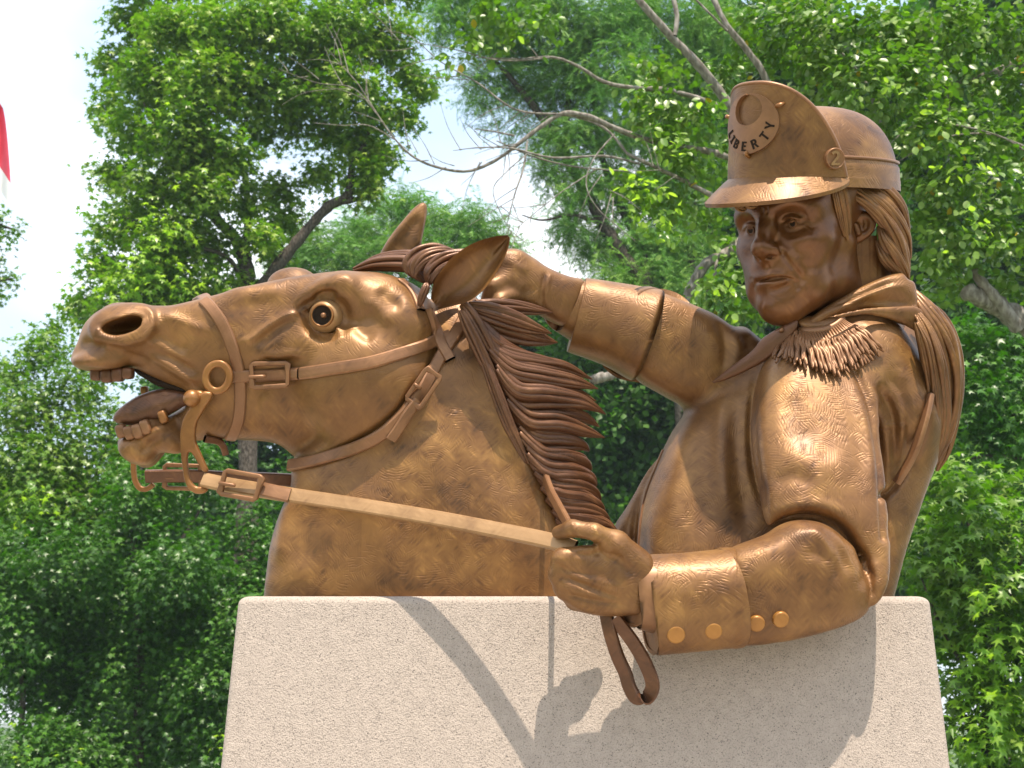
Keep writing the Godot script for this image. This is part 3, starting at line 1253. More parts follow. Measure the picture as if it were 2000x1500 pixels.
func mane(root: Node3D) -> void:
	var g := Node3D.new()
	g.name = "mane"
	root.add_child(g)
	tag(g, "dark brown wind-blown mane and forelock in thick pointed locks")
	var z := -0.10
	var L := [
		[[925, 596, z, 12], [965, 598, z - 0.02, 17], [1010, 600, z - 0.05, 15], [1050, 606, z - 0.08, 10], [1079, 610, z - 0.10, 1]],
		[[915, 600, z + 0.01, 12], [960, 612, z, 20], [1010, 628, z - 0.03, 20], [1050, 642, z - 0.05, 11], [1077, 651, z - 0.07, 1]],
		[[925, 620, z, 12], [970, 640, z - 0.02, 20], [1020, 655, z - 0.05, 20], [1060, 664, z - 0.07, 13], [1089, 669, z - 0.09, 1]],
		[[912, 612, z + 0.015, 12], [940, 645, z + 0.01, 20], [975, 680, z, 22], [1020, 700, z - 0.03, 18], [1062, 704, z - 0.05, 10], [1094, 706, z - 0.06, 1]],
		[[945, 660, z + 0.005, 14], [990, 697, z, 22], [1050, 709, z - 0.03, 20], [1105, 718, z - 0.06, 14], [1157, 741, z - 0.09, 1]],
		[[955, 680, z + 0.015, 16], [1000, 722, z + 0.01, 22], [1060, 735, z - 0.01, 21], [1120, 745, z - 0.04, 15], [1168, 759, z - 0.07, 1]],
		[[965, 715, z, 16], [1020, 752, z, 20], [1080, 760, z - 0.02, 18], [1125, 768, z - 0.05, 12], [1164, 783, z - 0.08, 1]],
		[[970, 720, z + 0.02, 16], [1010, 765, z + 0.02, 24], [1070, 772, z, 24], [1130, 783, z - 0.03, 17], [1160, 795, z - 0.045, 9], [1183, 809, z - 0.06, 1]],
		[[985, 765, z, 16], [1030, 800, z, 22], [1090, 803, z - 0.02, 21], [1140, 815, z - 0.05, 13], [1171, 834, z - 0.07, 1]],
		[[990, 780, z + 0.02, 16], [1035, 826, z + 0.02, 23], [1095, 830, z, 21], [1145, 843, z - 0.03, 12], [1181, 855, z - 0.05, 1]],
		[[1005, 820, z + 0.01, 16], [1050, 858, z + 0.01, 23], [1100, 862, z - 0.01, 20], [1135, 868, z - 0.03, 12], [1150, 880, z - 0.05, 3]],
		[[1015, 845, z + 0.025, 16], [1060, 888, z + 0.025, 22], [1105, 896, z, 22], [1140, 905, z - 0.03, 16], [1153, 918, z - 0.05, 5]],
		[[1030, 885, z + 0.03, 16], [1070, 918, z + 0.03, 22], [1115, 925, z + 0.01, 22], [1150, 935, z - 0.02, 15], [1164, 948, z - 0.04, 4]],
		[[1045, 920, z + 0.03, 14], [1085, 944, z + 0.03, 18], [1130, 950, z + 0.01, 17], [1160, 962, z - 0.02, 12], [1172, 978, z - 0.04, 4]],
		[[1060, 945, z + 0.035, 13], [1095, 966, z + 0.035, 17], [1140, 973, z + 0.01, 16], [1168, 985, z - 0.01, 11], [1180, 1000, z - 0.03, 4]],
		[[1070, 968, z + 0.035, 12], [1100, 988, z + 0.035, 16], [1145, 994, z + 0.01, 16], [1175, 1004, z - 0.01, 11], [1190, 1018, z - 0.03, 4]],
		[[1080, 992, z + 0.03, 12], [1110, 1008, z + 0.03, 15], [1155, 1015, z + 0.01, 15], [1185, 1024, z - 0.01, 10], [1204, 1038, z - 0.03, 4]],
		[[1085, 1012, z + 0.02, 12], [1115, 1028, z + 0.02, 14], [1160, 1036, z + 0.01, 14], [1200, 1050, z - 0.01, 9]],
		[[905, 592, z + 0.02, 10], [925, 622, z + 0.02, 17], [950, 665, z + 0.015, 18], [980, 720, z + 0.01, 12]],
		[[900, 606, z + 0.03, 8], [916, 640, z + 0.03, 13], [940, 690, z + 0.03, 14], [965, 745, z + 0.025, 10]],
		[[940, 690, z + 0.03, 8], [968, 760, z + 0.035, 13], [995, 830, z + 0.035, 13], [1030, 905, z + 0.035, 8]],
		# undersides that fill the fan
		[[950, 640, z - 0.05, 18], [1000, 690, z - 0.06, 26], [1060, 740, z - 0.08, 24], [1110, 780, z - 0.1, 10]],
		[[985, 740, z - 0.05, 20], [1030, 790, z - 0.05, 30], [1080, 830, z - 0.06, 26], [1120, 860, z - 0.08, 10]],
		[[1020, 830, z - 0.03, 20], [1060, 890, z - 0.03, 30], [1100, 950, z - 0.04, 30], [1150, 1020, z - 0.05, 20]],
		# forelock between the ears
		[[690, 527, -0.16, 5], [730, 516, -0.155, 14], [780, 514, -0.15, 18], [825, 520, -0.14, 14], [850, 530, -0.13, 6]],
		[[700, 521, -0.18, 4], [745, 506, -0.18, 12], [795, 503, -0.17, 15], [835, 508, -0.16, 11]],
		[[712, 513, -0.20, 4], [755, 500, -0.20, 9], [800, 497, -0.20, 11], [830, 498, -0.19, 8]],
		[[812, 540, -0.13, 8], [798, 520, -0.13, 15], [815, 500, -0.135, 18], [850, 488, -0.15, 15], [890, 494, -0.16, 5]],
		[[830, 548, -0.12, 8], [812, 530, -0.11, 14], [828, 505, -0.11, 17], [865, 494, -0.125, 14], [905, 497, -0.14, 4]],
		[[838, 556, -0.10, 6], [840, 530, -0.09, 13], [865, 508, -0.09, 15], [900, 497, -0.10, 12], [935, 492, -0.11, 3]],
		[[842, 552, -0.085, 5], [856, 530, -0.075, 9], [880, 516, -0.075, 9], [904, 513, -0.08, 2]],
		[[818, 606, -0.085, 2], [822, 585, -0.075, 8], [831, 562, -0.075, 9], [834, 553, -0.08, 4]]]
	var rng := RandomNumberGenerator.new()
	rng.seed = 5
	for K in L:
		var lumps := [sweep(K, 0.8, rng.randi_range(3, 5), 0.26, 7, 40, rng.randf_range(-0.04, 0.04))]
		lumps.append_array(strands(K, rng, 3))
		cast("mane_lock", lumps, M.mane, g)

# thinner strands lying on a lock, so that it reads as hair
func strands(K: Array, rng: RandomNumberGenerator, count: int) -> Array:
	var out := []
	var vert := absf(K[K.size() - 1][1] - K[0][1]) > absf(K[K.size() - 1][0] - K[0][0])
	for c in count:
		var f := lerpf(-0.8, 0.8, (c + rng.randf()) / count)
		var wob := rng.randf_range(-0.25, 0.25)
		var q := []
		for i in K.size():
			var r: float = K[i][3]
			var e := f + wob * sin(i * 1.3)
			var off := r * e
			var lift: float = R(r, K[i][2]) * 0.78 * sqrt(maxf(0.0, 1.0 - minf(1.0, e * e)))
			q.append([K[i][0] + (off if vert else 0.0), K[i][1] + (0.0 if vert else off), K[i][2] + lift, maxf(0.4, r * rng.randf_range(0.2, 0.32))])
		out.append(sweep(q, 0.8, 0, 0.0, 6, 8))
	return out

# rectangular buckle frame: four photo corners laid at depth z
func buckle(called: String, q: Array, z: Array, thick: float, parent: Node) -> void:
	var pts := PackedVector3Array()
	for i in 4:
		var a := P(q[i][0], q[i][1], z[i])
		var i2 := (i + 1) % 4
		var b := P(q[i2][0], q[i2][1], z[i2])
		for s in [0.06, 0.5, 0.94]:
			pts.append(a.lerp(b, s))
	var n := (pts[3] - pts[0]).cross(pts[9] - pts[0]).normalized()
	if n.z < 0.0:
		n = -n
	cast(called, [rod(pts, thick * 0.001, thick * 0.0011, n, true, 3.5)], M.strap, parent)
	# tongue of the buckle
	var l := P(q[0][0], q[0][1], z[0]).lerp(P(q[3][0], q[3][1], z[3]), 0.55)
	var r := P(q[1][0], q[1][1], z[1]).lerp(P(q[2][0], q[2][1], z[2]), 0.55)
	cast("buckle_pin", [rod(PackedVector3Array([l.lerp(r, -0.06) + n * 0.004, l.lerp(r, 0.1) + n * 0.006, l.lerp(r, 0.3) + n * 0.005, l.lerp(r, 0.36) + n * 0.001]), 0.0075, 0.0075, n, false, 2.0)], M.strap, parent)

func bridle(root: Node3D) -> void:
	var g := Node3D.new()
	g.name = "bridle"
	root.add_child(g)
	tag(g, "bronze bridle straps with square buckles around the horse head")
	var b := horse
	cast("noseband", [strap(b, [[398, 588], [410, 598], [430, 625], [445, 655], [458, 690], [466, 725], [470, 765], [467, 815], [457, 845], [450, 856]], 24, 7, 2)], M.strap, g)
	cast("noseband", [strap(null, [[386, 583, -0.2], [396, 578, -0.165], [402, 584, -0.12], [410, 597, -0.095]], 24, 7, 0, 5, Vector3(-0.2, 0.9, 0.4))], M.strap, g)
	cast("cheek_strap", [strap(b, [[447, 736], [480, 735], [530, 732], [592, 729], [660, 719], [720, 709], [780, 692], [836, 671], [880, 655]], 25, 8, 3)], M.strap, g)
	cast("cheek_strap_tip", [strap(b, [[560, 731], [580, 730], [588, 730]], 23, 9, 7)], M.strap, g)
	cast("throat_strap", [strap(b, [[566, 909], [600, 904], [640, 893], [700, 872], [745, 848], [785, 812], [806, 785], [826, 758], [858, 702], [885, 660], [902, 630], [915, 600]], 25, 8, 4)], M.strap, g)
	cast("throat_strap_tip", [strap(b, [[812, 782], [795, 805], [776, 838], [764, 858]], 22, 8, 10)], M.strap, g)
	cast("crown_strap", [strap(b, [[834, 606], [846, 636], [862, 672], [880, 704]], 23, 8, 8)], M.strap, g)
	cast("brow_strap", [strap(b, [[783, 548], [798, 560], [812, 580], [822, 606]], 22, 7, 2)], M.strap, g)
	var z := lay(b, 526, 733).z + 0.014
	buckle("buckle", [[491, 711], [562, 709], [562, 753], [493, 757]], [z, z - 0.001, z, z + 0.001], 9.0, g)
	var z2 := lay(b, 826, 758).z + 0.02
	buckle("buckle", [[833, 719], [861, 737], [820, 797], [793, 778]], [z2, z2 - 0.004, z2, z2 + 0.002], 9.0, g)
	# strap end hanging under the jaw
	cast("chin_strap", [strap(null, [[400, 858, -0.11], [425, 862, -0.13], [436, 872, -0.15], [441, 888, -0.16]], 14, 6, 0, 5, Vector3(0.3, -0.3, 1))], M.mane, g)
	curb_bit(root)

func oval(cx: float, cy: float, rx: float, ry: float, z: float, turn := 0.0, n := 26, from := 0.0, to := 360.0, zt := 0.0) -> PackedVector3Array:
	var out := PackedVector3Array()
	for i in n:
		var a := deg_to_rad(lerpf(from, to, float(i) / (n if to - from > 359.0 else n - 1)))
		var t := deg_to_rad(turn)
		var x := cos(a) * rx
		var y := sin(a) * ry
		var px := cx + x * cos(t) - y * sin(t)
		out.append(P(px, cy + x * sin(t) + y * cos(t), z + zt * (px - cx) * 0.001))
	return out

func path(K: Array, per := 6) -> PackedVector3Array:
	var out := PackedVector3Array()
	for s in spline(K, per):
		out.append(P(s[0], s[1], s[2]))
	return out

func curb_bit(root: Node3D) -> void:
	var g := Node3D.new()
	g.name = "curb_bit"
	root.add_child(g)
	tag(g, "orange bronze curb bit with a ring, ball and long forked shank at the horse's mouth")
	var z := lay(horse, 425, 735).z + 0.016
	var n := Vector3(0, 0, 1)
	cast("bit_ring", [rod(oval(425, 737, 23, 27, z, 8, 34), 0.0150, 0.012, n, true, 3.0)], M.bit, g)
	var sb := Body.new()
	sb.add(puff([[396, 762], [375, 790], [358, 816], [352, 842], [352, 872], [355, 905], [360, 938], [369, 957], [385, 966], [401, 964], [409, 955], [397, 950], [384, 950], [374, 940], [369, 920], [367, 897], [368, 886], [371, 881], [377, 888], [387, 905], [396, 923], [410, 921], [401, 902], [390, 878], [384, 864], [382, 848], [386, 824], [402, 797], [414, 780], [417, 766]], z + 0.004, 1.0, 0.009, 0.0, 0.0, 0.0022, 1))
	cast("shank", [carve(sb, 0.0024, P(340, 975, z) - Vector3(0, 0, 0.02), P(425, 750, z) + Vector3(0.004, 0.004, 0.03), 1)], M.bit, g)
	cast("bit_ball", [turned(P(375, 778, z + 0.012), n, ball(R(17, z), -89.0, 18)), turned(P(388, 780, z - 0.002), n, [[R(18, z), -0.01], [R(18, z), 0.006], [R(14, z), 0.011], [0.0, 0.012]])], M.bit, g)
	# far shank under the chin
	var zf := -0.26
	cast("far_shank", [rod(path([[262, 890, zf], [261, 915, zf], [264, 938, zf], [273, 953, zf], [287, 955, zf], [300, 946, zf]], 5), 0.0115, 0.011, n)], M.bit, g)

# ---------------------------------------------------------------- the rider
var torso := Body.new()
var hand := Body.new()
var face := Body.new()
var face_frame := Transform3D()      # the head's own axes: x to the viewer's right of a facing head, y up, z out of the face
const FACE_UNIT := 0.001 * (DIST + 0.20) / DIST

func shape_coat() -> void:
	var b := torso
	b.add(puff([[1560, 622], [1490, 678], [1440, 714], [1392, 754], [1345, 802], [1313, 844], [1296, 882], [1270, 945], [1254, 1005], [1248, 1085], [1246, 1300], [1705, 1300], [1730, 1180], [1752, 1080], [1778, 1004], [1800, 945], [1826, 880], [1838, 800], [1832, 720], [1812, 655], [1785, 600], [1740, 580], [1650, 600]], -0.255, 0.80, 0.19, 0.0, -0.24, 0.007), 0.008)
	# far skirt of the coat
	b.add(puff([[1304, 872], [1264, 918], [1228, 985], [1198, 1028], [1182, 1085], [1176, 1300], [1290, 1300], [1300, 1000]], -0.30, 0.75, 0.07, 0.0, -0.2, 0.006), 0.004)
	b.add(Slab.new(frame.basis.inverse() * Vector3(0, -1, 0), P(760, 1163, Z_FACE - 0.002)), 0.002, 3)
	# near upper arm and shoulder, its lower edge a lip over the bend of the elbow
	b.add(puff([[1560, 628], [1515, 676], [1488, 718], [1473, 780], [1469, 850], [1475, 910], [1486, 960], [1491, 1000], [1497, 1030], [1508, 1026], [1530, 1010], [1565, 1003], [1608, 1009], [1646, 1034], [1674, 1078], [1690, 1130], [1696, 1190], [1720, 1172], [1735, 1130], [1735, 1080], [1729, 1000], [1722, 930], [1712, 860], [1700, 780], [1720, 700], [1700, 650], [1640, 622]], 0.012, 1.0, 0.112, 0.0, -0.64, 0.006), 0.006)
	tri_cone_body(b, [1690, 700, -0.17, 90], [1740, 800, -0.17, 95], 0.05)
	# near forearm
	b.add(puff([[1498, 1046], [1450, 1062], [1412, 1078], [1400, 1090], [1398, 1170], [1400, 1264], [1436, 1260], [1480, 1257], [1540, 1248], [1600, 1233], [1660, 1214], [1690, 1196], [1698, 1170], [1690, 1120], [1672, 1074], [1645, 1042], [1608, 1020], [1565, 1014], [1528, 1024]], 0.140, 0.90, 0.095, -0.14, 0.0, 0.006), 0.003)
	tri_cone_body(b, [1570, 1080, 0.165, 26], [1625, 1120, 0.160, 22], 0.03)
	# far sleeve
	b.add(puff([[1238, 566], [1290, 570], [1340, 590], [1404, 618], [1430, 640], [1452, 636], [1474, 654], [1520, 700], [1480, 790], [1400, 800], [1344, 800], [1304, 778], [1232, 738], [1200, 650]], -0.285, 1.05, 0.108, -0.10, 0.0, 0.006), 0.03)
	# far wrist and hand laid on the crest
	b.add(puff([[1150, 546], [1110, 540], [1068, 522], [1045, 505], [1022, 492], [1000, 488], [984, 500], [972, 530], [968, 560], [982, 590], [1010, 602], [1040, 608], [1062, 622], [1090, 636], [1130, 648]], -0.235, 0.85, 0.062, -0.2, 0.0, 0.005), 0.02)
	tri_cone_body(b, [1000, 515, -0.215, 26], [955, 500, -0.205, 17], 0.02)
	tri_cone_body(b, [955, 500, -0.205, 17], [934, 482, -0.215, 11], 0.008)
	tri_cone_body(b, [1000, 545, -0.205, 24], [962, 560, -0.185, 17], 0.014)
	tri_cone_body(b, [962, 560, -0.185, 17], [950, 590, -0.195, 13], 0.008)
	tri_cone_body(b, [1005, 570, -0.20, 22], [975, 590, -0.175, 15], 0.012)
	tri_cone_body(b, [975, 590, -0.175, 15], [960, 615, -0.19, 12], 0.008)
	# folds
	b.mark([[1480, 720], [1468, 790], [1467, 860], [1474, 920], [1486, 970], [1492, 1010]], 9, -12)
	b.mark([[1455, 730], [1440, 800], [1442, 900], [1456, 1000], [1462, 1070]], 20, -9)
	b.mark([[1425, 745], [1410, 830], [1412, 930], [1425, 1040]], 16, 7)
	b.mark([[1395, 790], [1375, 880], [1368, 980], [1375, 1070]], 26, -5)
	b.mark([[1345, 830], [1325, 920], [1318, 1010], [1322, 1080]], 22, 4)
	b.mark([[1300, 872], [1278, 920], [1260, 968], [1250, 1020], [1248, 1085]], 5, 6, 0, -9, 9, false)
	b.mark([[1288, 880], [1262, 930], [1245, 985], [1236, 1080]], 7, -8, 0, -9, 9, false)
	b.mark([[1672, 722], [1700, 790], [1715, 870], [1724, 960], [1728, 1050]], 8, -10, 0, -9, 9, false)
	b.mark([[1655, 735], [1682, 800], [1698, 880], [1706, 980]], 12, 6)
	b.mark([[1690, 735], [1716, 800], [1730, 870], [1737, 940]], 10, 5)
	b.mark([[1702, 735], [1742, 806], [1748, 860], [1746, 930]], 8, -7)
	b.mark([[1718, 735], [1757, 800], [1764, 880]], 9, 5)
	b.mark([[1735, 720], [1770, 790], [1772, 880], [1760, 940]], 9, -5)
	b.mark([[1818, 775], [1806, 830], [1782, 895], [1752, 945], [1728, 970]], 6, -12, 0, -9, 9, false)
	b.mark([[1505, 1005], [1560, 985], [1620, 992], [1668, 1030], [1698, 1100]], 12, 5)
	b.mark([[1500, 1036], [1530, 1018], [1565, 1011], [1608, 1017], [1642, 1042], [1668, 1084], [1684, 1134]], 5, -7)
	b.mark([[1600, 1030], [1640, 1075], [1662, 1130]], 8, -6)
	b.mark([[1575, 1025], [1612, 1070], [1630, 1130]], 8, 5)
	b.mark([[1530, 1052], [1580, 1042], [1630, 1060], [1655, 1100]], 14, 5)
	b.mark([[1560, 1080], [1600, 1082], [1630, 1110], [1640, 1150]], 12, -5)
	b.mark([[1670, 1060], [1690, 1110], [1680, 1160]], 10, -5)
	b.mark([[1700, 1090], [1715, 1120], [1708, 1160]], 9, 4)
	b.mark([[1520, 860], [1560, 900], [1620, 915], [1680, 900]], 30, 6)
	b.mark([[1540, 760], [1560, 830], [1600, 870]], 26, -4)
	b.mark([[1500, 950], [1550, 930], [1600, 950]], 16, -5)
	b.mark([[1385, 615], [1408, 640], [1420, 680], [1412, 740]], 12, -7)
	b.mark([[1430, 640], [1440, 680], [1425, 740]], 16, 5)
	b.mark([[1455, 650], [1462, 690]], 10, -6)
	b.mark([[1345, 605], [1375, 650], [1385, 730]], 18, 3)
	b.mark([[1068, 524], [1062, 548], [1058, 580], [1064, 612]], 4, -4)
	b.mark([[1076, 530], [1068, 560], [1066, 600]], 5, 3)
	b.mark([[985, 500], [1010, 520], [1040, 530]], 8, 3)
	b.mark([[985, 550], [1020, 570], [1055, 560]], 9, -4)
	b.mark([[1600, 636], [1640, 650], [1690, 655], [1730, 690]], 10, -3)

func tri_cone_body(b: Body, a: Array, c: Array, k: float) -> void:
	b.add(Cone.new(P(a[0], a[1], a[2]), R(a[3], a[2]), P(c[0], c[1], c[2]), R(c[3], c[2])), k)

func shape_hand() -> void:
	var b := hand
	b.add(puff([[1275, 1095], [1249, 1074], [1222, 1060], [1180, 1066], [1140, 1070], [1108, 1076], [1082, 1086], [1072, 1102], [1072, 1126], [1084, 1154], [1104, 1177], [1130, 1193], [1165, 1202], [1210, 1203], [1245, 1200], [1285, 1200]], 0.210, 0.85, 0.050, -0.05, 0.0, 0.004), 0.014)
	for f in [[1100, 1093, 24, 0.231], [1092, 1121, 22, 0.227], [1102, 1150, 21, 0.217], [1122, 1174, 19, 0.205]]:
		tri_cone_body(b, [1165, f[1] + (1140 - f[1]) * 0.15, 0.220, f[2]], [f[0], f[1], f[3], f[2] * 0.86], 0.012)
		tri_cone_body(b, [f[0], f[1], f[3], f[2] * 0.86], [f[0] + 2, f[1] - 6, f[3] - 0.07, f[2] * 0.78], 0.006)
		tri_cone_body(b, [f[0] + 2, f[1] - 6, f[3] - 0.07, f[2] * 0.78], [f[0] + 62, f[1] - 14, f[3] - 0.08, f[2] * 0.66], 0.005)
	# index finger lying over the rein, thumb above it
	tri_cone_body(b, [1098, 1090, 0.233, 17], [1150, 1074, 0.237, 12], 0.012)
	tri_cone_body(b, [1242, 1098, 0.210, 27], [1205, 1060, 0.233, 22], 0.02)
	tri_cone_body(b, [1205, 1060, 0.233, 22], [1160, 1042, 0.241, 19], 0.012)
	tri_cone_body(b, [1160, 1042, 0.241, 20], [1118, 1033, 0.231, 18], 0.008)
	tri_cone_body(b, [1118, 1033, 0.231, 18], [1090, 1040, 0.205, 13], 0.006)
	tri_blob(b, 1138, 1060, 0.255, 34, 7, 34, -8.0, 0.006, 1)
	b.mark([[1076, 1090], [1098, 1110], [1128, 1120], [1170, 1126]], 6, -4)
	b.mark([[1074, 1122], [1120, 1134], [1168, 1154], [1236, 1178]], 6, -5)
	b.mark([[1088, 1157], [1135, 1168], [1190, 1178], [1240, 1184]], 6, -4)
	b.mark([[1082, 1105], [1120, 1122], [1180, 1140], [1235, 1150]], 8, 3)
	b.mark([[1082, 1140], [1130, 1152], [1190, 1170]], 8, 3)
	b.mark([[1115, 1080], [1150, 1084], [1178, 1075]], 6, -4)
	b.mark([[1185, 1082], [1210, 1095], [1240, 1130]], 10, -4)
	b.mark([[1190, 1052], [1215, 1075], [1238, 1110]], 9, 4)
	b.mark([[1160, 1030], [1168, 1046], [1165, 1056]], 4, 3)
	b.mark([[1112, 1020], [1122, 1032], [1120, 1045]], 4, 3)

# a point of the head in its own axes, in photo pixels
func F(x: float, y: float, z: float) -> Vector3:
	return face_frame * (Vector3(x, y, z) * FACE_UNIT)

func f_egg(x: float, y: float, z: float, rx: float, ry: float, rz: float, k: float, op := 0, tilt := Vector3.ZERO) -> void:
	face.add(Egg.new(F(x, y, z), Vector3(rx, ry, rz) * FACE_UNIT, face_frame.basis * Basis.from_euler(tilt * PI / 180.0)), k, op)

func f_cone(a: Array, c: Array, k: float, op := 0) -> void:
	face.add(Cone.new(F(a[0], a[1], a[2]), a[3] * FACE_UNIT, F(c[0], c[1], c[2]), c[3] * FACE_UNIT), k, op)

func f_mark(pts: Array, w: float, h: float, kind := 0, taper := true) -> void:
	var q := []
	for p in pts:
		var v := pixel(F(p[0], p[1], p[2]))
		q.append([v.x, v.y])
	face.mark(q, w, h, kind, -9.0, 9.0, taper)

func shape_face() -> void:
	f_egg(0, 62, -25, 116, 130, 150, 0.02)
	f_egg(0, -26, 42, 88, 128, 84, 0.04)
	f_egg(0, 30, 60, 92, 60, 66, 0.04)
	for s in [-1.0, 1.0]:
		f_cone([s * 76, -50, -4, 25], [s * 54, -118, 20, 27], 0.03)
		f_cone([s * 54, -118, 20, 27], [s * 18, -160, 98, 26], 0.045)
		f_egg(s * 68, -40, 80, 36, 26, 32, 0.04, 0, Vector3(0, s * 35, 0))
		f_egg(s * 42, -95, 88, 34, 42, 28, 0.05)
		f_egg(s * 52, -130, 84, 22, 24, 22, 0.04)
		f_cone([s * 74, 19, 92, 16], [s * 16, 18, 119, 16], 0.03)
		f_egg(s * 48, 0, 122, 34, 17, 12, 0.028, 1)
		face.add(Egg.new(F(s * 47, -4, 88), Vector3(25, 25, 25) * FACE_UNIT, face_frame.basis), 0.002)
		face.add(Lid.new(F(s * 47, -4, 88), 29.0 * FACE_UNIT, (face_frame.basis * Vector3(s * 0.12, -1, 0.10)).normalized(), 2.4 * FACE_UNIT), 0.004)
		face.add(Lid.new(F(s * 47, -4, 88), 27.5 * FACE_UNIT, (face_frame.basis * Vector3(0, 1, 0.05)).normalized(), -8.0 * FACE_UNIT), 0.006)
		f_egg(s * 17, -53, 134, 11, 11, 19, 0.012)
	f_cone([0, 22, 118, 13], [0, -14, 136, 13], 0.02)
	f_cone([0, -14, 136, 13], [0, -43, 154, 16], 0.018)
	f_egg(0, -48, 154, 18, 15, 16, 0.012)
	f_egg(0, -60, 138, 8, 9, 20, 0.012)
	for s in [-1.0, 1.0]:
		f_egg(s * 10, -64, 144, 6, 5, 12, 0.006, 1)
	f_egg(0, -88, 112, 46, 30, 26, 0.03)
	f_egg(0, -100, 130, 33, 6, 12, 0.014)
	f_egg(0, -114, 128, 29, 8, 12, 0.014)
	f_egg(0, -107, 143, 31, 2.2, 12, 0.006, 1)
	f_egg(0, -152, 110, 30, 28, 28, 0.04)
	f_cone([8, -100, -40, 82], [30, -260, -90, 96], 0.03)
	# chiselled on the side that is seen: lids, folds, lips
	var m := face
	m.mark([[1521, 428], [1534, 418], [1550, 416], [1563, 423], [1570, 433]], 3.2, -3.2)
	m.mark([[1524, 444], [1541, 453], [1562, 449], [1574, 439]], 4.5, -2.4)
	m.mark([[1451, 439], [1461, 432], [1475, 433], [1484, 439]], 3.5, -2.5)
	m.mark([[1486, 410], [1508, 406], [1528, 398], [1552, 396], [1572, 406]], 10, 4)
	m.mark([[1560, 392], [1580, 415], [1590, 445]], 9, 2.6)
	m.mark([[1486, 422], [1483, 445], [1481, 472]], 4, 3.0)
	m.mark([[1508, 440], [1510, 458], [1513, 478]], 8, -2.4)
	m.mark([[1491, 455], [1488, 478], [1489, 497]], 5, 3)
	m.mark([[1500, 503], [1508, 504], [1517, 500]], 2.6, -4)
	m.mark([[1492, 500], [1498, 502]], 3, 1.5)
	m.mark([[1524, 438], [1533, 431], [1545, 428.5], [1556, 430.5], [1564, 436]], 1.9, -3)
	m.mark([[1525, 434], [1534, 426], [1546, 424], [1558, 427]], 2.2, 2.2)
	m.mark([[1452, 450], [1461, 444], [1473, 445], [1480, 450]], 1.9, -2.6)
	m.mark([[1506, 484], [1514, 485], [1521, 491], [1521, 499]], 3.5, 2.6)
	m.mark([[1521, 480], [1528, 494], [1531, 503]], 4, -3.5)
	m.mark([[1524, 483], [1534, 503], [1548, 521], [1561, 539], [1567, 562]], 5.5, -4.2)
	m.mark([[1570, 470], [1584, 500], [1588, 540]], 16, -3)
	m.mark([[1568, 436], [1580, 441], [1590, 450]], 2.4, -2)
	m.mark([[1569, 442], [1580, 450], [1587, 461]], 2.4, -2)
	m.mark([[1567, 430], [1580, 431], [1592, 436]], 2.4, -1.6)
	m.mark([[1573, 552], [1580, 572], [1572, 592]], 6, -3)
	m.mark([[1531, 460], [1548, 462], [1564, 456]], 4, -2)
	m.mark([[1497, 402], [1499, 412], [1496, 420]], 2.2, -3)
	m.mark([[1488, 406], [1489, 414], [1487, 421]], 2.2, -2.5)
	m.mark([[1532, 478], [1546, 500], [1560, 518], [1572, 538]], 11, 3)
	m.mark([[1580, 505], [1572, 535], [1566, 562]], 14, -4)
	m.mark([[1540, 458], [1560, 469], [1585, 470], [1605, 460]], 14, 2.5)
	m.mark([[1552, 546], [1558, 556], [1560, 570]], 4.5, -4.5)
	m.mark([[1490, 548], [1510, 545], [1530, 543], [1544, 545.5], [1554, 550]], 2.6, -5.5)
	m.mark([[1494, 541], [1505, 535], [1520, 535.5], [1546, 539]], 3, 1.6)
	m.mark([[1496, 553], [1512, 555], [1530, 549], [1548, 544]], 3.5, 1.8)
	m.mark([[1496, 566], [1512, 567], [1532, 560], [1548, 553]], 5, -4.5)
	m.mark([[1498, 508], [1500, 520], [1502, 532]], 3.5, -1.6)
	m.mark([[1486, 600], [1500, 602], [1520, 598]], 12, 2.5)
	m.mark([[1575, 590], [1610, 560], [1635, 520]], 16, 3)

func build_rider(root: Node3D) -> void:
	face_frame = Transform3D(Basis(Vector3(0, 1, 0), deg_to_rad(-47)) * Basis(Vector3(0, 0, 1), deg_to_rad(2.4)) * Basis(Vector3(1, 0, 0), deg_to_rad(5.4)), P(1572, 436, -0.20))
	shape_coat()
	shape_hand()
	shape_face()
	var skin_lumps := []
	var part := cast("rider", [carve(torso, 0.005, P(905, 1300, 0.12) - Vector3(0, 0, 0.62), P(1870, 455, -0.2) + Vector3(0.02, 0.02, 0.47))], M.coat, root)
	tag(part, "bronze rider in a coat with one arm along the horse's crest")
	var f0 := F(-130, -240, -190)
	var f1 := f0
	for c in 8:
		var q := F(-130.0 if c & 1 else 130.0, -240.0 if c & 2 else 62.0, -190.0 if c & 4 else 185.0)
		f0 = f0.min(q)
		f1 = f1.max(q)
	var fl := carve(face, 0.0027, f0, f1, 1)
	cast("face", [fl], M.skin, part)
	cast("hand", [carve(hand, 0.003, P(1058, 1217, 0.14) - Vector3(0, 0, 0.05), P(1302, 1003, 0.14) + Vector3(0, 0, 0.17))], M.coat, part)
	for s in [-1.0, 1.0]:
		var c := F(s * 47, -4, 88)
		var look := (face_frame.basis * Vector3(-0.05, -0.10, 1.0)).normalized()
		cast("iris", [turned(c + look * (25.2 * FACE_UNIT), look, [[9.5 * FACE_UNIT, -0.004], [9.5 * FACE_UNIT, 0.0012], [7.5 * FACE_UNIT, 0.0018], [5.5 * FACE_UNIT, 0.0006]], 22)], M.skin, part)
		cast("pupil", [turned(c + look * (25.2 * FACE_UNIT), look, [[5.8 * FACE_UNIT, 0.0009], [0.0, 0.0009]], 20)], M.hollow, part)
	head_ear(part)
	rider_hair(root)
	hat(root)
	collar(part)
	cuffs(part)
	epaulette(root)
	reins(root)

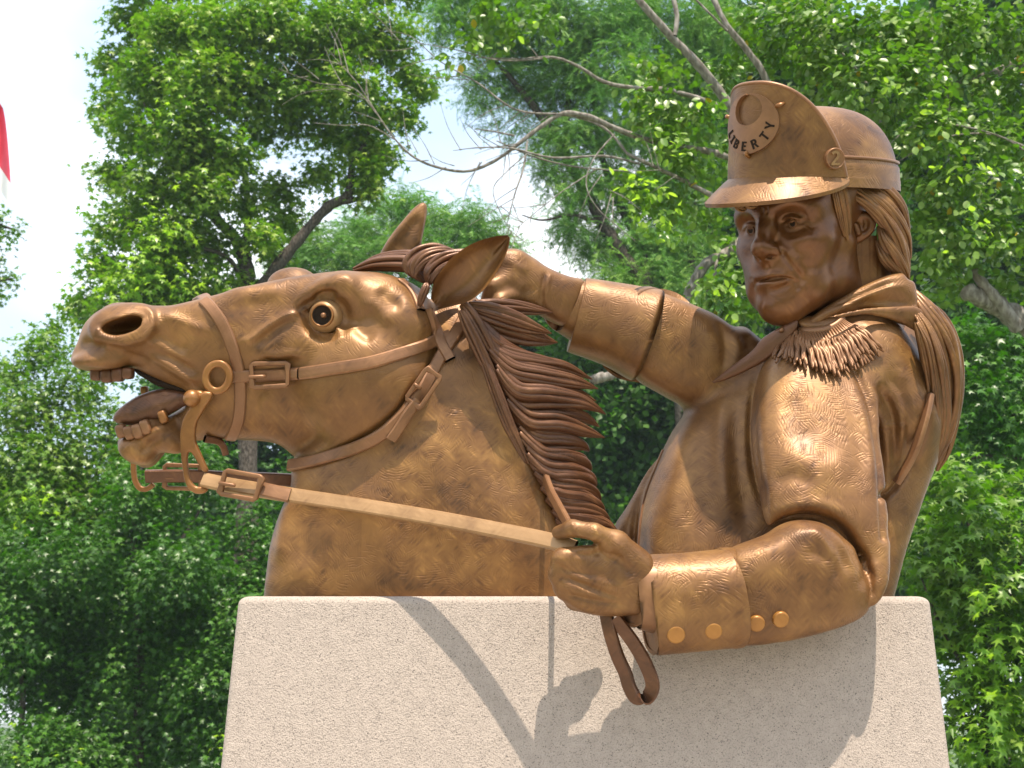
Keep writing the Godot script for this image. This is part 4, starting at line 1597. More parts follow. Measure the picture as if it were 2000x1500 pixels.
func head_ear(part: Node3D) -> void:
	var b := Body.new()
	var z := lay(face, 1676, 446).z + 0.014
	b.add(puff([[1664, 424], [1676, 413], [1692, 411], [1705, 419], [1712, 434], [1709, 450], [1698, 463], [1684, 472], [1672, 478], [1662, 474], [1661, 460], [1666, 445]], z, 0.8, 0.018, 0.25, 0.0, 0.0025), 0.004)
	b.add(puff([[1674, 430], [1684, 421], [1696, 424], [1702, 436], [1698, 449], [1686, 458], [1677, 455], [1679, 443]], z + 0.018, 1.0, 0.024, 0.25, 0.0, 0.0025), 0.005, 1)
	tri_cone_body(b, [1670, 440, z + 0.012, 6], [1676, 455, z + 0.013, 6], 0.006)
	b.mark([[1684, 428], [1690, 438], [1686, 450]], 3, 2.5)
	cast("ear", [carve(b, 0.0024, P(1640, 495, z) - Vector3(0, 0, 0.04), P(1730, 395, z) + Vector3(0, 0, 0.05))], M.skin, part)

func rider_hair(root: Node3D) -> void:
	var g := Node3D.new()
	g.name = "hair"
	root.add_child(g)
	tag(g, "long wavy bronze hair swept back from the temple and down the rider's back")
	var z := -0.13
	var L := [
		[[1590, 356, z - 0.01, 5], [1640, 366, z, 11], [1690, 390, z + 0.005, 15], [1735, 440, z - 0.005, 16], [1764, 490, z - 0.02, 12], [1776, 532, z - 0.03, 3]],
		[[1604, 360, z - 0.005, 5], [1655, 376, z + 0.005, 10], [1710, 406, z + 0.005, 12], [1748, 458, z, 14], [1768, 515, z - 0.015, 9], [1776, 545, z - 0.02, 2]],
		[[1640, 352, z - 0.02, 8], [1690, 374, z - 0.005, 16], [1735, 412, z - 0.01, 18], [1765, 460, z - 0.03, 14], [1776, 505, z - 0.04, 5]],
		[[1680, 350, z - 0.03, 10], [1722, 368, z - 0.02, 16], [1755, 405, z - 0.03, 16], [1771, 450, z - 0.05, 8]],
		[[1718, 440, z - 0.01, 5], [1728, 468, z, 12], [1750, 502, z - 0.005, 15], [1768, 536, z - 0.02, 10], [1772, 560, z - 0.03, 3]],
		[[1714, 470, z - 0.02, 6], [1730, 502, z - 0.01, 14], [1752, 530, z - 0.015, 12], [1768, 556, z - 0.03, 4]],
		# brow fringe below the peak
		[[1432, 384, -0.13, 8], [1446, 404, -0.12, 10], [1458, 408, -0.115, 3]],
		[[1450, 380, -0.115, 8], [1464, 400, -0.105, 9], [1480, 402, -0.10, 2]],
		[[1470, 380, -0.105, 8], [1490, 392, -0.095, 8], [1510, 390, -0.09, 2]],
		# mass on the back
		[[1782, 596, -0.12, 6], [1798, 632, -0.115, 15], [1812, 690, -0.115, 18], [1816, 750, -0.125, 15], [1812, 800, -0.14, 5]],
		[[1772, 560, -0.17, 8], [1800, 600, -0.14, 22], [1832, 650, -0.13, 28], [1852, 710, -0.14, 26], [1856, 780, -0.16, 24], [1842, 850, -0.18, 18], [1815, 920, -0.20, 5]],
		[[1790, 585, -0.19, 8], [1830, 622, -0.17, 20], [1856, 680, -0.17, 22], [1866, 750, -0.19, 18], [1856, 820, -0.21, 18], [1846, 880, -0.22, 12], [1830, 920, -0.23, 3]],
		[[1780, 600, -0.12, 6], [1806, 640, -0.10, 15], [1826, 700, -0.09, 20], [1836, 760, -0.11, 20], [1840, 820, -0.14, 18], [1826, 880, -0.17, 14], [1796, 944, -0.19, 3]],
		[[1790, 630, -0.085, 4], [1808, 670, -0.075, 10], [1820, 730, -0.085, 12], [1826, 800, -0.11, 14], [1818, 860, -0.14, 12], [1790, 930, -0.17, 3]]]
	for q in [[[1626, 362, 5], [1633, 395, 7], [1641, 430, 6], [1650, 462, 2]], [[1636, 362, 6], [1643, 395, 8], [1650, 432, 7], [1656, 470, 2]], [[1648, 366, 6], [1654, 398, 8], [1658, 430, 6], [1660, 458, 2]]]:
		var K := []
		for w in q:
			K.append([w[0], w[1], lay(face, w[0], w[1]).z + 0.002, w[2]])
		L.append(K)
	var rng := RandomNumberGenerator.new()
	rng.seed = 8
	for K in L:
		var lumps := [sweep(K, 0.75, rng.randi_range(4, 6), 0.34, 7, 40, rng.randf_range(-0.04, 0.04))]
		lumps.append_array(strands(K, rng, 4))
		cast("hair_lock", lumps, M.hair, g)

# ---------------------------------------------------------------- hat
var hat_frame := Transform3D()
const HAT_A := 192.0     # front to back and side to side, in photo pixels
const HAT_B := 124.0

func hat_at(deg: float, up: float, out := 0.0) -> Vector3:      # on the wall of the hat: angle from the front, height, distance outwards
	var t := deg_to_rad(deg)
	var x := sin(t) * HAT_B
	var z := cos(t) * HAT_A
	var n := Vector3(sin(t) / HAT_B, 0, cos(t) / HAT_A).normalized()
	return hat_frame * ((Vector3(x, up, z) + n * out) * FACE_UNIT)

func hat_normal(deg: float) -> Vector3:
	var t := deg_to_rad(deg)
	return (hat_frame.basis * Vector3(sin(t) / HAT_B, 0, cos(t) / HAT_A)).normalized()

# closed sheet from a grid of points and an offset grid
func sheet(A: Array, B: Array) -> Array:
	var V := PackedVector3Array()
	var I := PackedInt32Array()
	var rows := A.size()
	var cols: int = A[0].size()
	for r in A:
		for v in r:
			V.append(v)
	var off := V.size()
	for r in B:
		for v in r:
			V.append(v)
	for i in rows - 1:
		for j in cols - 1:
			var a := i * cols + j
			I.append_array([a, a + 1, a + cols, a + 1, a + cols + 1, a + cols])
			I.append_array([off + a, off + a + cols, off + a + 1, off + a + 1, off + a + cols, off + a + cols + 1])
	# rim quads with their own points
	var rim := func(p: int, q: int) -> void:
		var o := V.size()
		V.append_array([V[p], V[q], V[off + p], V[off + q]])
		I.append_array([o, o + 2, o + 1, o + 1, o + 2, o + 3])
	for j in cols - 1:
		rim.call(j, j + 1)
		rim.call((rows - 1) * cols + j + 1, (rows - 1) * cols + j)
	for i in rows - 1:
		rim.call((i + 1) * cols, i * cols)
		rim.call(i * cols + cols - 1, (i + 1) * cols + cols - 1)
	return [V, normals(V, I), I]

func plate_height(deg: float) -> float:
	var a := absf(deg) / 71.0
	return 8.0 + 168.0 * pow(maxf(0.0, 1.0 - pow(a, 2.9)), 0.78)

func hat(root: Node3D) -> void:
	hat_frame = Transform3D(Basis(Vector3(0, 1, 0), deg_to_rad(-55)) * Basis(Vector3(0, 0, 1), deg_to_rad(-5.5)) * Basis(Vector3(1, 0, 0), deg_to_rad(3.5)), P(1595, 358, -0.20))
	var g := Node3D.new()
	g.name = "hat"
	root.add_child(g)
	tag(g, "bronze military cap with tall curved front plate and short peak")
	# crown
	var V := PackedVector3Array()
	var I := PackedInt32Array()
	var sides := 72
	var rows := 30
	for i in rows + 1:
		var t := float(i) / rows
		var up := -14.0 + t * 60.0
		var f := 1.0 - 0.02 * t
		if t > 0.32:
			var a := (t - 0.32) / 0.68 * PI * 0.5
			up = 5.0 + 140.0 * sin(a)
			f = 0.985 * pow(maxf(cos(a), 0.0), 0.72)
		if up < 40.0:
			f += 0.03
		for j in sides:
			var an := TAU * j / sides
			V.append(hat_frame * (Vector3(sin(an) * HAT_B * f, up, cos(an) * HAT_A * f) * FACE_UNIT))
	for i in rows:
		for j in sides:
			var j2 := (j + 1) % sides
			var a := i * sides + j
			var b := i * sides + j2
			I.append_array([a, a + sides, b, b, a + sides, b + sides])
	cast("crown", [[V, normals(V, I), I]], M.coat, g)
	# front plate
	var A := []
	var B := []
	for i in 15:
		var ra := []
		var rb := []
		for j in 61:
			var d := lerpf(-71.0, 71.0, j / 60.0)
			var up := lerpf(3.0, plate_height(d), i / 14.0)
			var lean := -3.0 * pow(maxf(up, 0.0) / 190.0, 2.0)
			ra.append(hat_at(d, up, 10.0 + lean))
			rb.append(hat_at(d, up, 1.0 + lean))
		A.append(ra)
		B.append(rb)
	cast("front_plate", [sheet(A, B)], M.coat, g)
	var rim := PackedVector3Array()
	for j in 61:
		var d := lerpf(-71.0, 71.0, j / 60.0)
		rim.append(hat_at(d, plate_height(d) - 2.0, 6.0 - 3.0 * pow(plate_height(d) / 190.0, 2.0)))
	cast("plate_rim", [rod(rim, 0.009, 0.013, hat_normal(20), false, 2.0)], M.strap, g)
	var ring := PackedVector3Array()
	for j in 60:
		ring.append(hat_at(lerpf(68.0, 292.0, j / 59.0), 41.0, -2.0))
	cast("hat_band", [rod(ring, 0.006, 0.006, Vector3(0, 1, 0), false, 2.0)], M.strap, g)
	# peak
	A = []
	B = []
	for i in 13:
		var ra := []
		var rb := []
		for j in 49:
			var d := lerpf(-73.0, 73.0, j / 48.0)
			var f := pow(maxf(cos(deg_to_rad(d * 90.0 / 74.0)), 0.0), 0.7)
			var t := i / 12.0
			var out := 6.0 + t * 54.0 * f
			var up := 6.0 - 46.0 * f * pow(t, 1.15) - 6.0 * t
			ra.append(hat_at(d, up, out))
			rb.append(hat_at(d, up - 7.0, out - 2.0))
		A.append(ra)
		B.append(rb)
	cast("peak", [sheet(B, A)], M.coat, g)
	badge(g)

func badge(g: Node3D) -> void:
	var mid := 4.0
	var up0 := 100.0
	var on := func(u: float, v: float, out: float) -> Vector3:      # u to the right, v up, in pixels round the badge's middle
		var lean := -3.0 * pow((up0 + v) / 190.0, 2.0)
		return hat_at(mid + rad_to_deg(u * 1.22 / 150.0), up0 + v, out + lean)
	var A := []
	var B := []
	for i in 5:
		var ra := []
		var rb := []
		for j in 57:
			var a := deg_to_rad(lerpf(95.0, 445.0, j / 56.0))
			var inner := Vector2(cos(a) * 25.0, 25.0 + sin(a) * 28.0)
			var outer := Vector2(cos(a) * 50.0, sin(a) * 55.0)
			var q := inner.lerp(outer, i / 4.0)
			ra.append(on.call(q.x, q.y, 18.0))
			rb.append(on.call(q.x, q.y, 9.0))
		A.append(ra)
		B.append(rb)
	cast("badge", [sheet(B, A)], M.strap, g)
	for k in [[-50.0, 18.0], [46.0, 28.0], [2.0, -50.0]]:
		var p: Vector3 = on.call(k[0] * 0.98, k[1], 15.0)
		var q: Vector3 = on.call(k[0] * 1.12, k[1] * 1.12, 19.0)
		var r: Vector3 = on.call(k[0] * 1.2, k[1] * 1.2, 10.0)
		cast("pin", [rod(PackedVector3Array([p, p.lerp(q, 0.6) + hat_normal(0) * 0.003, q, r]), 0.0075, 0.0075, hat_normal(mid), false, 2.0)], M.bit, g)
	var font := SystemFont.new()
	font.font_names = PackedStringArray(["Droid Sans"])
	font.font_weight = 700
	var word := "LIBERTY"
	var at := [201.0, 219.0, 239.0, 265.0, 293.0, 323.0, 352.0]
	for i in 7:
		var a := deg_to_rad(at[i])
		var c: Vector3 = on.call(cos(a) * 38.0, sin(a) * 41.0, 18.2)
		var deg := mid + rad_to_deg(cos(a) * 38.0 * 1.22 / 150.0)
		letter(g, "letter", word[i], font, c, hat_normal(deg), a + PI * 0.5, 24.0, 2.0, M.hollow)
	# number disc at the side
	var dd := 62.0
	var c2 := hat_at(dd, 36.0, 12.0)
	var n2 := hat_normal(dd)
	var r := 19.0 * FACE_UNIT
	cast("number_disc", [turned(c2, n2, [[r * 1.02, -0.006], [r * 1.02, 0.004], [r * 0.97, 0.0058], [r * 0.9, 0.0055], [r * 0.86, 0.0035], [0.0, 0.0035]])], M.strap, g)
	letter(g, "number", "2", font, c2 + n2 * 0.0034, n2, 0.0, 36.0, 6.0, M.rein)

func letter(g: Node3D, called: String, ch: String, font: Font, c: Vector3, n: Vector3, turn: float, size: float, thick: float, m: Material) -> void:
	var t := TextMesh.new()
	t.text = ch
	t.font = font
	t.font_size = 32
	t.pixel_size = size * FACE_UNIT / 32.0
	t.depth = thick * FACE_UNIT
	t.curve_step = 1.0
	var o := mesh_node(called, t, m, g)
	var x := (hat_frame.basis.y).cross(n).normalized()
	var y := n.cross(x).normalized()
	var b := Basis(x, y, n) * Basis(Vector3(0, 0, 1), turn)
	var w := frame * Transform3D(b, c)
	w.origin -= base_point
	o.transform = w

# ---------------------------------------------------------------- collar, lapel, cuffs
func collar(part: Node3D) -> void:
	var b := Body.new()
	b.add(puff([[1570, 632], [1600, 606], [1645, 580], [1700, 553], [1735, 536], [1762, 531], [1770, 546], [1784, 549], [1788, 566], [1790, 592], [1800, 620], [1770, 640], [1720, 612], [1680, 606], [1630, 618], [1590, 640]], -0.13, 0.8, 0.05, -0.15, 0.0, 0.004), 0.006)
	b.mark([[1600, 622], [1660, 592], [1720, 566], [1784, 556]], 6, 5)
	b.mark([[1640, 582], [1700, 556], [1765, 538]], 6, 3)
	b.mark([[1620, 602], [1680, 575], [1750, 549]], 5, -6)
	b.mark([[1660, 605], [1720, 590], [1765, 590], [1785, 610]], 15, -9)
	cast("collar", [carve(b, 0.0035, P(1560, 650, -0.12) - Vector3(0, 0, 0.14), P(1815, 520, -0.12) + Vector3(0, 0, 0.12))], M.coat, part)
	var c2 := Body.new()
	c2.add(puff([[1600, 622], [1640, 612], [1690, 601], [1745, 598], [1790, 596], [1815, 618], [1845, 660], [1862, 712], [1856, 724], [1834, 690], [1800, 655], [1765, 634], [1725, 620], [1690, 614], [1645, 621]], -0.105, 0.55, 0.016, -0.32, 0.1, 0.0035), 0.004)
	cast("cape_collar", [carve(c2, 0.0035, P(1590, 735, -0.1) - Vector3(0, 0, 0.2), P(1880, 585, -0.1) + Vector3(0, 0, 0.15))], M.coat, part)
	var l := Body.new()
	l.add(puff([[1560, 618], [1520, 640], [1495, 655], [1484, 664], [1470, 684], [1440, 706], [1387, 745], [1392, 751], [1412, 746], [1450, 730], [1500, 704], [1530, 676], [1560, 640]], -0.14, 0.45, 0.02, 0.5, 0.0, 0.0035), 0.004)
	cast("lapel", [carve(l, 0.0035, P(1370, 765, -0.14) - Vector3(0, 0, 0.2), P(1580, 605, -0.14) + Vector3(0, 0, 0.16))], M.mane, part)
	cast("coat_edge", [strap(torso, [[1297, 880], [1281, 918], [1264, 962], [1254, 1008], [1249, 1072]], 7, 6, 2)], M.strap, part)
	# strip of the coat's edge on the back
	cast("coat_edge", [strap(null, [[1818, 770, -0.085], [1808, 818, -0.07], [1784, 890, -0.075], [1752, 944, -0.085]], 11, 12, 0, 6, Vector3(0.5, 0.4, 1))], M.strap, part)

# open tube of cloth: rings [px, py, z, radius across, radius deep, tilt of the ring], thick walls
func tube(K: Array, thick: float, per := 5, power := 2.4) -> Array:
	var S := spline(K, per)
	var A := []
	var B := []
	for i in S.size():
		var s: Array = S[i]
		var a := P(S[maxi(i - 1, 0)][0], S[maxi(i - 1, 0)][1], S[maxi(i - 1, 0)][2])
		var b := P(S[mini(i + 1, S.size() - 1)][0], S[mini(i + 1, S.size() - 1)][1], S[mini(i + 1, S.size() - 1)][2])
		var t := (b - a).normalized()
		var side := Vector3(0, 0, 1).cross(t).normalized()
		var up := t.cross(side).normalized()
		var c := P(s[0], s[1], s[2])
		var ra := []
		var rb := []
		for j in 49:
			var an := TAU * j / 48
			var x := signf(cos(an)) * pow(absf(cos(an)), 2.0 / power)
			var y := signf(sin(an)) * pow(absf(sin(an)), 2.0 / power)
			var w: float = R(s[3], s[2])
			var d: float = R(s[4], s[2])
			var edge := 1.0
			if i == 0 or i == S.size() - 1:
				edge = 0.985
			ra.append(c + side * (x * w * edge) + up * (y * d * edge))
			rb.append(c + side * (x * (w - thick)) + up * (y * (d - thick)))
		A.append(ra)
		B.append(rb)
	return sheet(A, B)

# point and normal of a lump's front under a photo pixel
func on_mesh(l: Array, px: float, py: float) -> Array:
	var best := -9.0
	var got := [P(px, py, 0), Vector3(0, 0, 1)]
	for i in l[0].size():
		var v: Vector3 = l[0][i]
		var n: Vector3 = l[1][i]
		if n.z < 0.05 or v.z < best:
			continue
		if pixel(v).distance_to(Vector2(px, py)) < 22.0:
			best = v.z
			got = [v, n]
	var z := best
	got[0] = P(px, py, z)
	return got

func cuffs(part: Node3D) -> void:
	var near_cuff := tube([[1273, 1181, 0.178, 95, 80], [1278, 1180.5, 0.178, 96.5, 82], [1340, 1176, 0.176, 95, 85], [1410, 1169, 0.172, 95, 88], [1424, 1167, 0.170, 97, 91], [1428, 1167, 0.170, 95, 89]], 0.008)
	cast("cuff", [near_cuff], M.coat, part)
	cast("shirt_cuff", [tube([[1250, 1160, 0.195, 66, 56], [1254, 1160, 0.195, 68, 58], [1300, 1165, 0.188, 76, 66]], 0.006)], M.strap, part)
	cast("cuff", [tube([[1128, 616, -0.285, 73, 66], [1132, 617, -0.285, 75, 68], [1200, 634, -0.285, 82, 90], [1256, 653, -0.278, 92, 106], [1262, 655, -0.278, 91, 105]], 0.007)], M.coat, part)
	cast("shirt_cuff", [tube([[1108, 596, -0.27, 54, 50], [1112, 598, -0.272, 56, 52], [1150, 615, -0.278, 62, 58]], 0.006)], M.coat, part)
	for k in [[1320, 1238, 18.5], [1393, 1231, 17.5], [1477, 1217, 16.5], [1524, 1209, 16.5]]:
		var body := torso
		var c: Vector3
		var n := Vector3(0.0, -0.55, 1.0).normalized()
		if k[0] < 1430:
			var q := on_mesh(near_cuff, k[0], k[1])
			c = q[0]
			n = q[1]
		else:
			c = lay(body, k[0], k[1])
			n = face_normal(body, c, 0.01)
		var r: float = R(k[2], c.z)
		cast("button", [turned(c, n, [[r * 1.0, -0.008], [r, 0.003], [r * 0.93, 0.006], [r * 0.75, 0.0065], [0.0, 0.007]])], M.button, part)

func epaulette(root: Node3D) -> void:
	var g := Node3D.new()
	g.name = "epaulette"
	root.add_child(g)
	tag(g, "bronze shoulder epaulette with a crescent rim and twisted cord fringe")
	var rim := [[1549, 626], [1553, 636], [1564, 643], [1582, 647], [1604, 646], [1624, 640], [1638, 631], [1645, 624]]
	var pts := PackedVector3Array()
	for s in spline(rim, 4):
		pts.append(lay(torso, s[0], s[1], 0.012))
	for it in 3:
		for i in range(1, pts.size() - 1):
			pts[i].z = (pts[i - 1].z + pts[i].z * 2.0 + pts[i + 1].z) / 4.0
	cast("crescent", [rod(pts, 0.017, 0.017, Vector3(0, 0.3, 1).normalized(), false, 2.2)], M.strap, g)
	var pad := Body.new()
	var zc := lay(torso, 1600, 640).z - 0.006
	pad.add(puff([[1552, 626], [1562, 638], [1584, 644], [1606, 643], [1628, 636], [1646, 622], [1668, 616], [1690, 614], [1688, 607], [1664, 606], [1640, 609], [1610, 617], [1580, 616]], zc, 0.8, 0.022, 0.0, -0.8, 0.003), 0.004)
	cast("shoulder_pad", [carve(pad, 0.003, P(1540, 655, zc) - Vector3(0, 0, 0.08), P(1700, 600, zc) + Vector3(0, 0, 0.08))], M.coat, g)
	var rng := RandomNumberGenerator.new()
	rng.seed = 12
	for row in 2:
		for i in 33:
			var t := (i + rng.randf() * 0.4 + row * 0.4) / 33.4
			var s: Vector3 = pts[int(t * (pts.size() - 1))]
			var sp := pixel(s)
			var e0 := Vector2(1508, 700).lerp(Vector2(1640, 735), smoothstep(0.0, 0.55, t)) if t < 0.55 else Vector2(1640, 735).lerp(Vector2(1732, 680), (t - 0.55) / 0.45)
			var len := rng.randf_range(0.90, 1.08) - 0.09 * row
			var e := sp.lerp(e0, len)
			var m := sp.lerp(e, 0.45) + Vector2(-3 if t < 0.2 else 3, -6)
			var K := []
			var lift := 0.010 + 0.007 * row
			for q in [[sp, 3.8], [sp.lerp(m, 0.6), 4.3], [m + Vector2(rng.randf_range(-3, 3), 0), 4.5], [m.lerp(e, 0.55) + Vector2(rng.randf_range(-3, 3), rng.randf_range(-3, 3)), 4.4], [e, 3.0]]:
				var p := lay(torso, q[0].x, q[0].y)
				K.append([q[0].x, q[0].y, maxf(p.z, -0.16) + lift, q[1]])
			K[0][2] = s.z + 0.002
			cast("fringe_cord", [sweep(K, 1.0, 2, 0.40, 9, 12, 0.62)], M.strap, g)

func reins(root: Node3D) -> void:
	var g := Node3D.new()
	g.name = "reins"
	root.add_child(g)
	tag(g, "pale bronze reins running from the bit to the rider's fist")
	var up := Vector3(-0.15, 0.55, 1.0).normalized()
	cast("rein", [strap(null, [[396, 936, -0.045], [440, 945, -0.035], [500, 955, -0.02], [568, 966, -0.005], [700, 986, 0.035], [850, 1011, 0.090], [950, 1030, 0.130], [1050, 1050, 0.180], [1092, 1060, 0.203], [1122, 1070, 0.217]], 29, 7, 0, 6, up)], M.rein, g)
	cast("rein_tip", [strap(null, [[505, 953, -0.012], [540, 961, -0.005], [556, 965, -0.001], [566, 967, 0.0]], 28, 6, 0, 4, up)], M.strap, g)
	buckle("rein_buckle", [[441, 919], [512, 931], [499, 976], [429, 964]], [-0.018, -0.004, -0.002, -0.016], 9.5, g)
	cast("far_rein", [strap(null, [[284, 931, -0.25], [360, 930, -0.25], [450, 934, -0.26], [580, 939, -0.28], [700, 950, -0.33]], 28, 7, 0, 5, Vector3(0, -0.2, 1))], M.mane, g)
	cast("far_rein", [strap(null, [[1062, 930, -0.06], [1074, 962, -0.01], [1090, 992, 0.06], [1104, 1018, 0.13], [1112, 1034, 0.18]], 20, 6, 0, 5, Vector3(-0.8, 0.1, 0.35))], M.strap, g)
	buckle("far_buckle", [[322, 908], [392, 910], [392, 955], [322, 953]], [-0.255, -0.255, -0.255, -0.255], 9.0, g)
	# loop of the rein's end hanging below the fist
	var K := [[1182, 1196, 0.195], [1190, 1235, 0.203], [1204, 1280, 0.207], [1220, 1316, 0.211], [1228, 1342, 0.215], [1242, 1364, 0.223], [1264, 1364, 0.231], [1276, 1338, 0.233], [1263, 1298, 0.227], [1238, 1254, 0.217], [1202, 1206, 0.205]]
	var S := spline(K, 6)
	var pts := PackedVector3Array()
	var nor := PackedVector3Array()
	for i in S.size():
		pts.append(P(S[i][0], S[i][1], S[i][2]))
	for i in S.size():
		var t := (pts[mini(i + 1, pts.size() - 1)] - pts[maxi(i - 1, 0)]).normalized()
		var across := Vector3(0.80, 0.25, 0.55).normalized()
		nor.append(t.cross(across).normalized() if t.cross(across).length() > 0.1 else Vector3(0, 0, 1))
	for i in range(1, nor.size()):
		if nor[i].dot(nor[i - 1]) < 0.0:
			nor[i] = -nor[i]
	cast("rein_end", [band(pts, nor, 0.025, 0.006)], M.mane, g)

# ---------------------------------------------------------------- pedestal
func pedestal() -> void:
	var root := Node3D.new()
	root.name = "stone_pedestal"
	var z_front := (frame * P(1140, 1163, Z_FACE)).z
	var top := (frame * P(1140, 1163, Z_FACE)).y
	root.position = Vector3(base_point.x, 0.0, base_point.z)
	add_child(root)
	tag(root, "pale speckled stone pedestal with rounded edges under the bronze statue", "pedestal")
	# front corners at the top and far below, found on the leaning front face
	var hit := func(px: float, py: float, lean: float) -> Vector3:
		var a := frame * P(px, py, 0.0)
		var d := (a - CAM).normalized()
		# plane: z = z_front + lean * (top - y)
		var t := (z_front + lean * (top - CAM.y) - CAM.z) / (d.z + lean * d.y)
		return CAM + d * t
	var lean := 0.045
	var tl: Vector3 = hit.call(464, 1160, lean)
	var tr: Vector3 = hit.call(1818, 1158, lean)
	var bl: Vector3 = hit.call(428, 1500, lean)
	var br: Vector3 = hit.call(1860, 1500, lean)
	var deep := 0.62
	var y0 := top
	var prof := []
	var steps := 10
	var rad := 0.016
	# outline of the plan at height y, rounded corners
	var ring := func(y: float, inset: float) -> PackedVector3Array:
		var f := (y0 - y)
		var gl := (bl.x - tl.x) / (tl.y - bl.y)
		var gr := (br.x - tr.x) / (tr.y - br.y)
		var xl := tl.x + gl * f + inset
		var xr := tr.x + gr * f - inset
		var zf := z_front + lean * f - inset
		var zb := z_front - deep - lean * f + inset
		var out := PackedVector3Array()
		var r := rad
		for c in [[xr - r, zf - r, 90.0], [xl + r, zf - r, 180.0], [xl + r, zb + r, 270.0], [xr - r, zb + r, 360.0]]:
			for k in 6:
				var a := deg_to_rad(c[2] - 90.0 + 90.0 * k / 5.0)
				out.append(Vector3(c[0] + cos(a) * r, y, c[1] + sin(a) * r))
		return out
	var rings := []
	for k in 7:
		var a := deg_to_rad(90.0 * k / 6.0)
		rings.append(ring.call(y0 - rad + rad * cos(a), rad - rad * sin(a)))
	for k in 12:
		rings.append(ring.call(lerpf(y0 - rad * 1.5, 0.0, (k + 1) / 12.0), 0.0))
	var V := PackedVector3Array()
	var I := PackedInt32Array()
	var n: int = rings[0].size()
	for r in rings:
		for v: Vector3 in r:
			V.append(v - root.position)
	for i in rings.size() - 1:
		for j in n:
			var j2 := (j + 1) % n
			var a := i * n + j
			var b := i * n + j2
			I.append_array([a, b, a + n, b, b + n, a + n])
	var c := V.size()
	V.append(Vector3(0, y0, z_front - deep * 0.5 - root.position.z))
	for j in n:
		I.append_array([c, (j + 1) % n, j])
	var o := mesh_node("block", to_mesh(V, normals(V, I), I), M.stone, root)

# ---------------------------------------------------------------- trees
const FOCAL := 2308.3        # photo pixels per unit of tangent

# point on the ray through a photo pixel, at a given horizontal distance from the lens
func far_point(px: float, py: float, dist: float) -> Vector3:
	var d := Basis(Vector3(1, 0, 0), deg_to_rad(PITCH)) * Vector3((px - 1000.0) / FOCAL, (750.0 - py) / FOCAL, -1.0)
	return CAM + d * (dist / -d.z)

func leaf_mesh(kind: String, seed_: int) -> ArrayMesh:
	var rng := RandomNumberGenerator.new()
	rng.seed = seed_
	var V := PackedVector3Array()
	var I := PackedInt32Array()
	if kind == "star":
		# five long pointed lobes, stalk at the origin, blade along +y, slightly folded
		V.append(Vector3(0, 0.34, 0.03))
		var tips := [-128.0, -62.0, 0.0, 62.0, 128.0]
		V.append(Vector3(0, 0.12, 0))
		for k in 5:
			var a := deg_to_rad(tips[k])
			var l := 0.62 if k in [1, 2, 3] else 0.46
			V.append(Vector3(sin(a) * l, 0.34 + cos(a) * l, -0.10 + rng.randf_range(-0.05, 0.03)))
			if k < 4:
				var b := deg_to_rad((tips[k] + tips[k + 1]) * 0.5)
				V.append(Vector3(sin(b) * 0.21, 0.34 + cos(b) * 0.21, 0.0))
		for i in range(1, V.size() - 1):
			I.append_array([0, i, i + 1])
		I.append_array([0, V.size() - 1, 1])
		# stalk
		var o := V.size()
		V.append_array([Vector3(-0.012, 0.14, 0), Vector3(0.012, 0.14, 0), Vector3(0, -0.35, 0.06)])
		I.append_array([o, o + 1, o + 2])
	elif kind == "oval":
		var w := [0.0, 0.24, 0.33, 0.26, 0.0]
		for i in 5:
			var y := i / 4.0
			var bend := -0.14 * y * y
			if w[i] == 0.0:
				V.append(Vector3(0, y, bend))
			else:
				V.append_array([Vector3(-w[i], y, bend + 0.07), Vector3(0, y, bend), Vector3(w[i], y, bend + 0.07)])
		I.append_array([0, 1, 2, 0, 2, 3, 1, 4, 5, 1, 5, 2, 2, 5, 6, 2, 6, 3, 4, 7, 8, 4, 8, 5, 5, 8, 9, 5, 9, 6, 7, 10, 8, 8, 10, 9])
	elif kind == "spray":
		# feathery twig: thin flat needles along a drooping stem
		for k in 26:
			var t := (k + 0.5) / 26.0
			var c := Vector3(0, t, -0.25 * t * t)
			var side := -1.0 if k % 2 == 0 else 1.0
			var l := (0.30 - 0.18 * t) * rng.randf_range(0.75, 1.1)
			var d := Vector3(side * 0.85, 0.55, rng.randf_range(-0.5, 0.35)).normalized()
			var n := Vector3(0.25, -0.25, rng.randf_range(-0.6, 0.6)).normalized() * 0.022
			var o := V.size()
			V.append_array([c - n, c + n, c + d * l])
			I.append_array([o, o + 1, o + 2])
		var o2 := V.size()
		V.append_array([Vector3(-0.008, 0, 0), Vector3(0.008, 0, 0), Vector3(0, 1, -0.25)])
		I.append_array([o2, o2 + 1, o2 + 2])
	else:      # cluster of seven small oval leaves for far crowns
		for k in 8:
			var b := Basis.from_euler(Vector3(rng.randf_range(-1.2, 1.2), rng.randf() * TAU, rng.randf_range(-1.0, 1.0)))
			var c := Vector3(rng.randf_range(-0.5, 0.5), rng.randf_range(-0.2, 0.9), rng.randf_range(-0.5, 0.5))
			var o := V.size()
			for q in [Vector3(0, 0, 0), Vector3(-0.16, 0.2, 0.03), Vector3(0, 0.48, -0.04), Vector3(0.16, 0.2, 0.03)]:
				V.append(c + b * q)
			I.append_array([o, o + 1, o + 2, o, o + 2, o + 3])
	return to_mesh(V, normals(V, I), I)

func leaf_material(name_: String, rough: float, through: float, spec := 0.5) -> StandardMaterial3D:
	var m := StandardMaterial3D.new()
	m.resource_name = name_
	m.vertex_color_use_as_albedo = true
	m.roughness = rough
	m.metallic_specular = spec
	m.cull_mode = BaseMaterial3D.CULL_DISABLED
	m.backlight_enabled = true
	m.backlight = Color(0.8 * through, 1.0 * through, 0.25 * through)
	return m

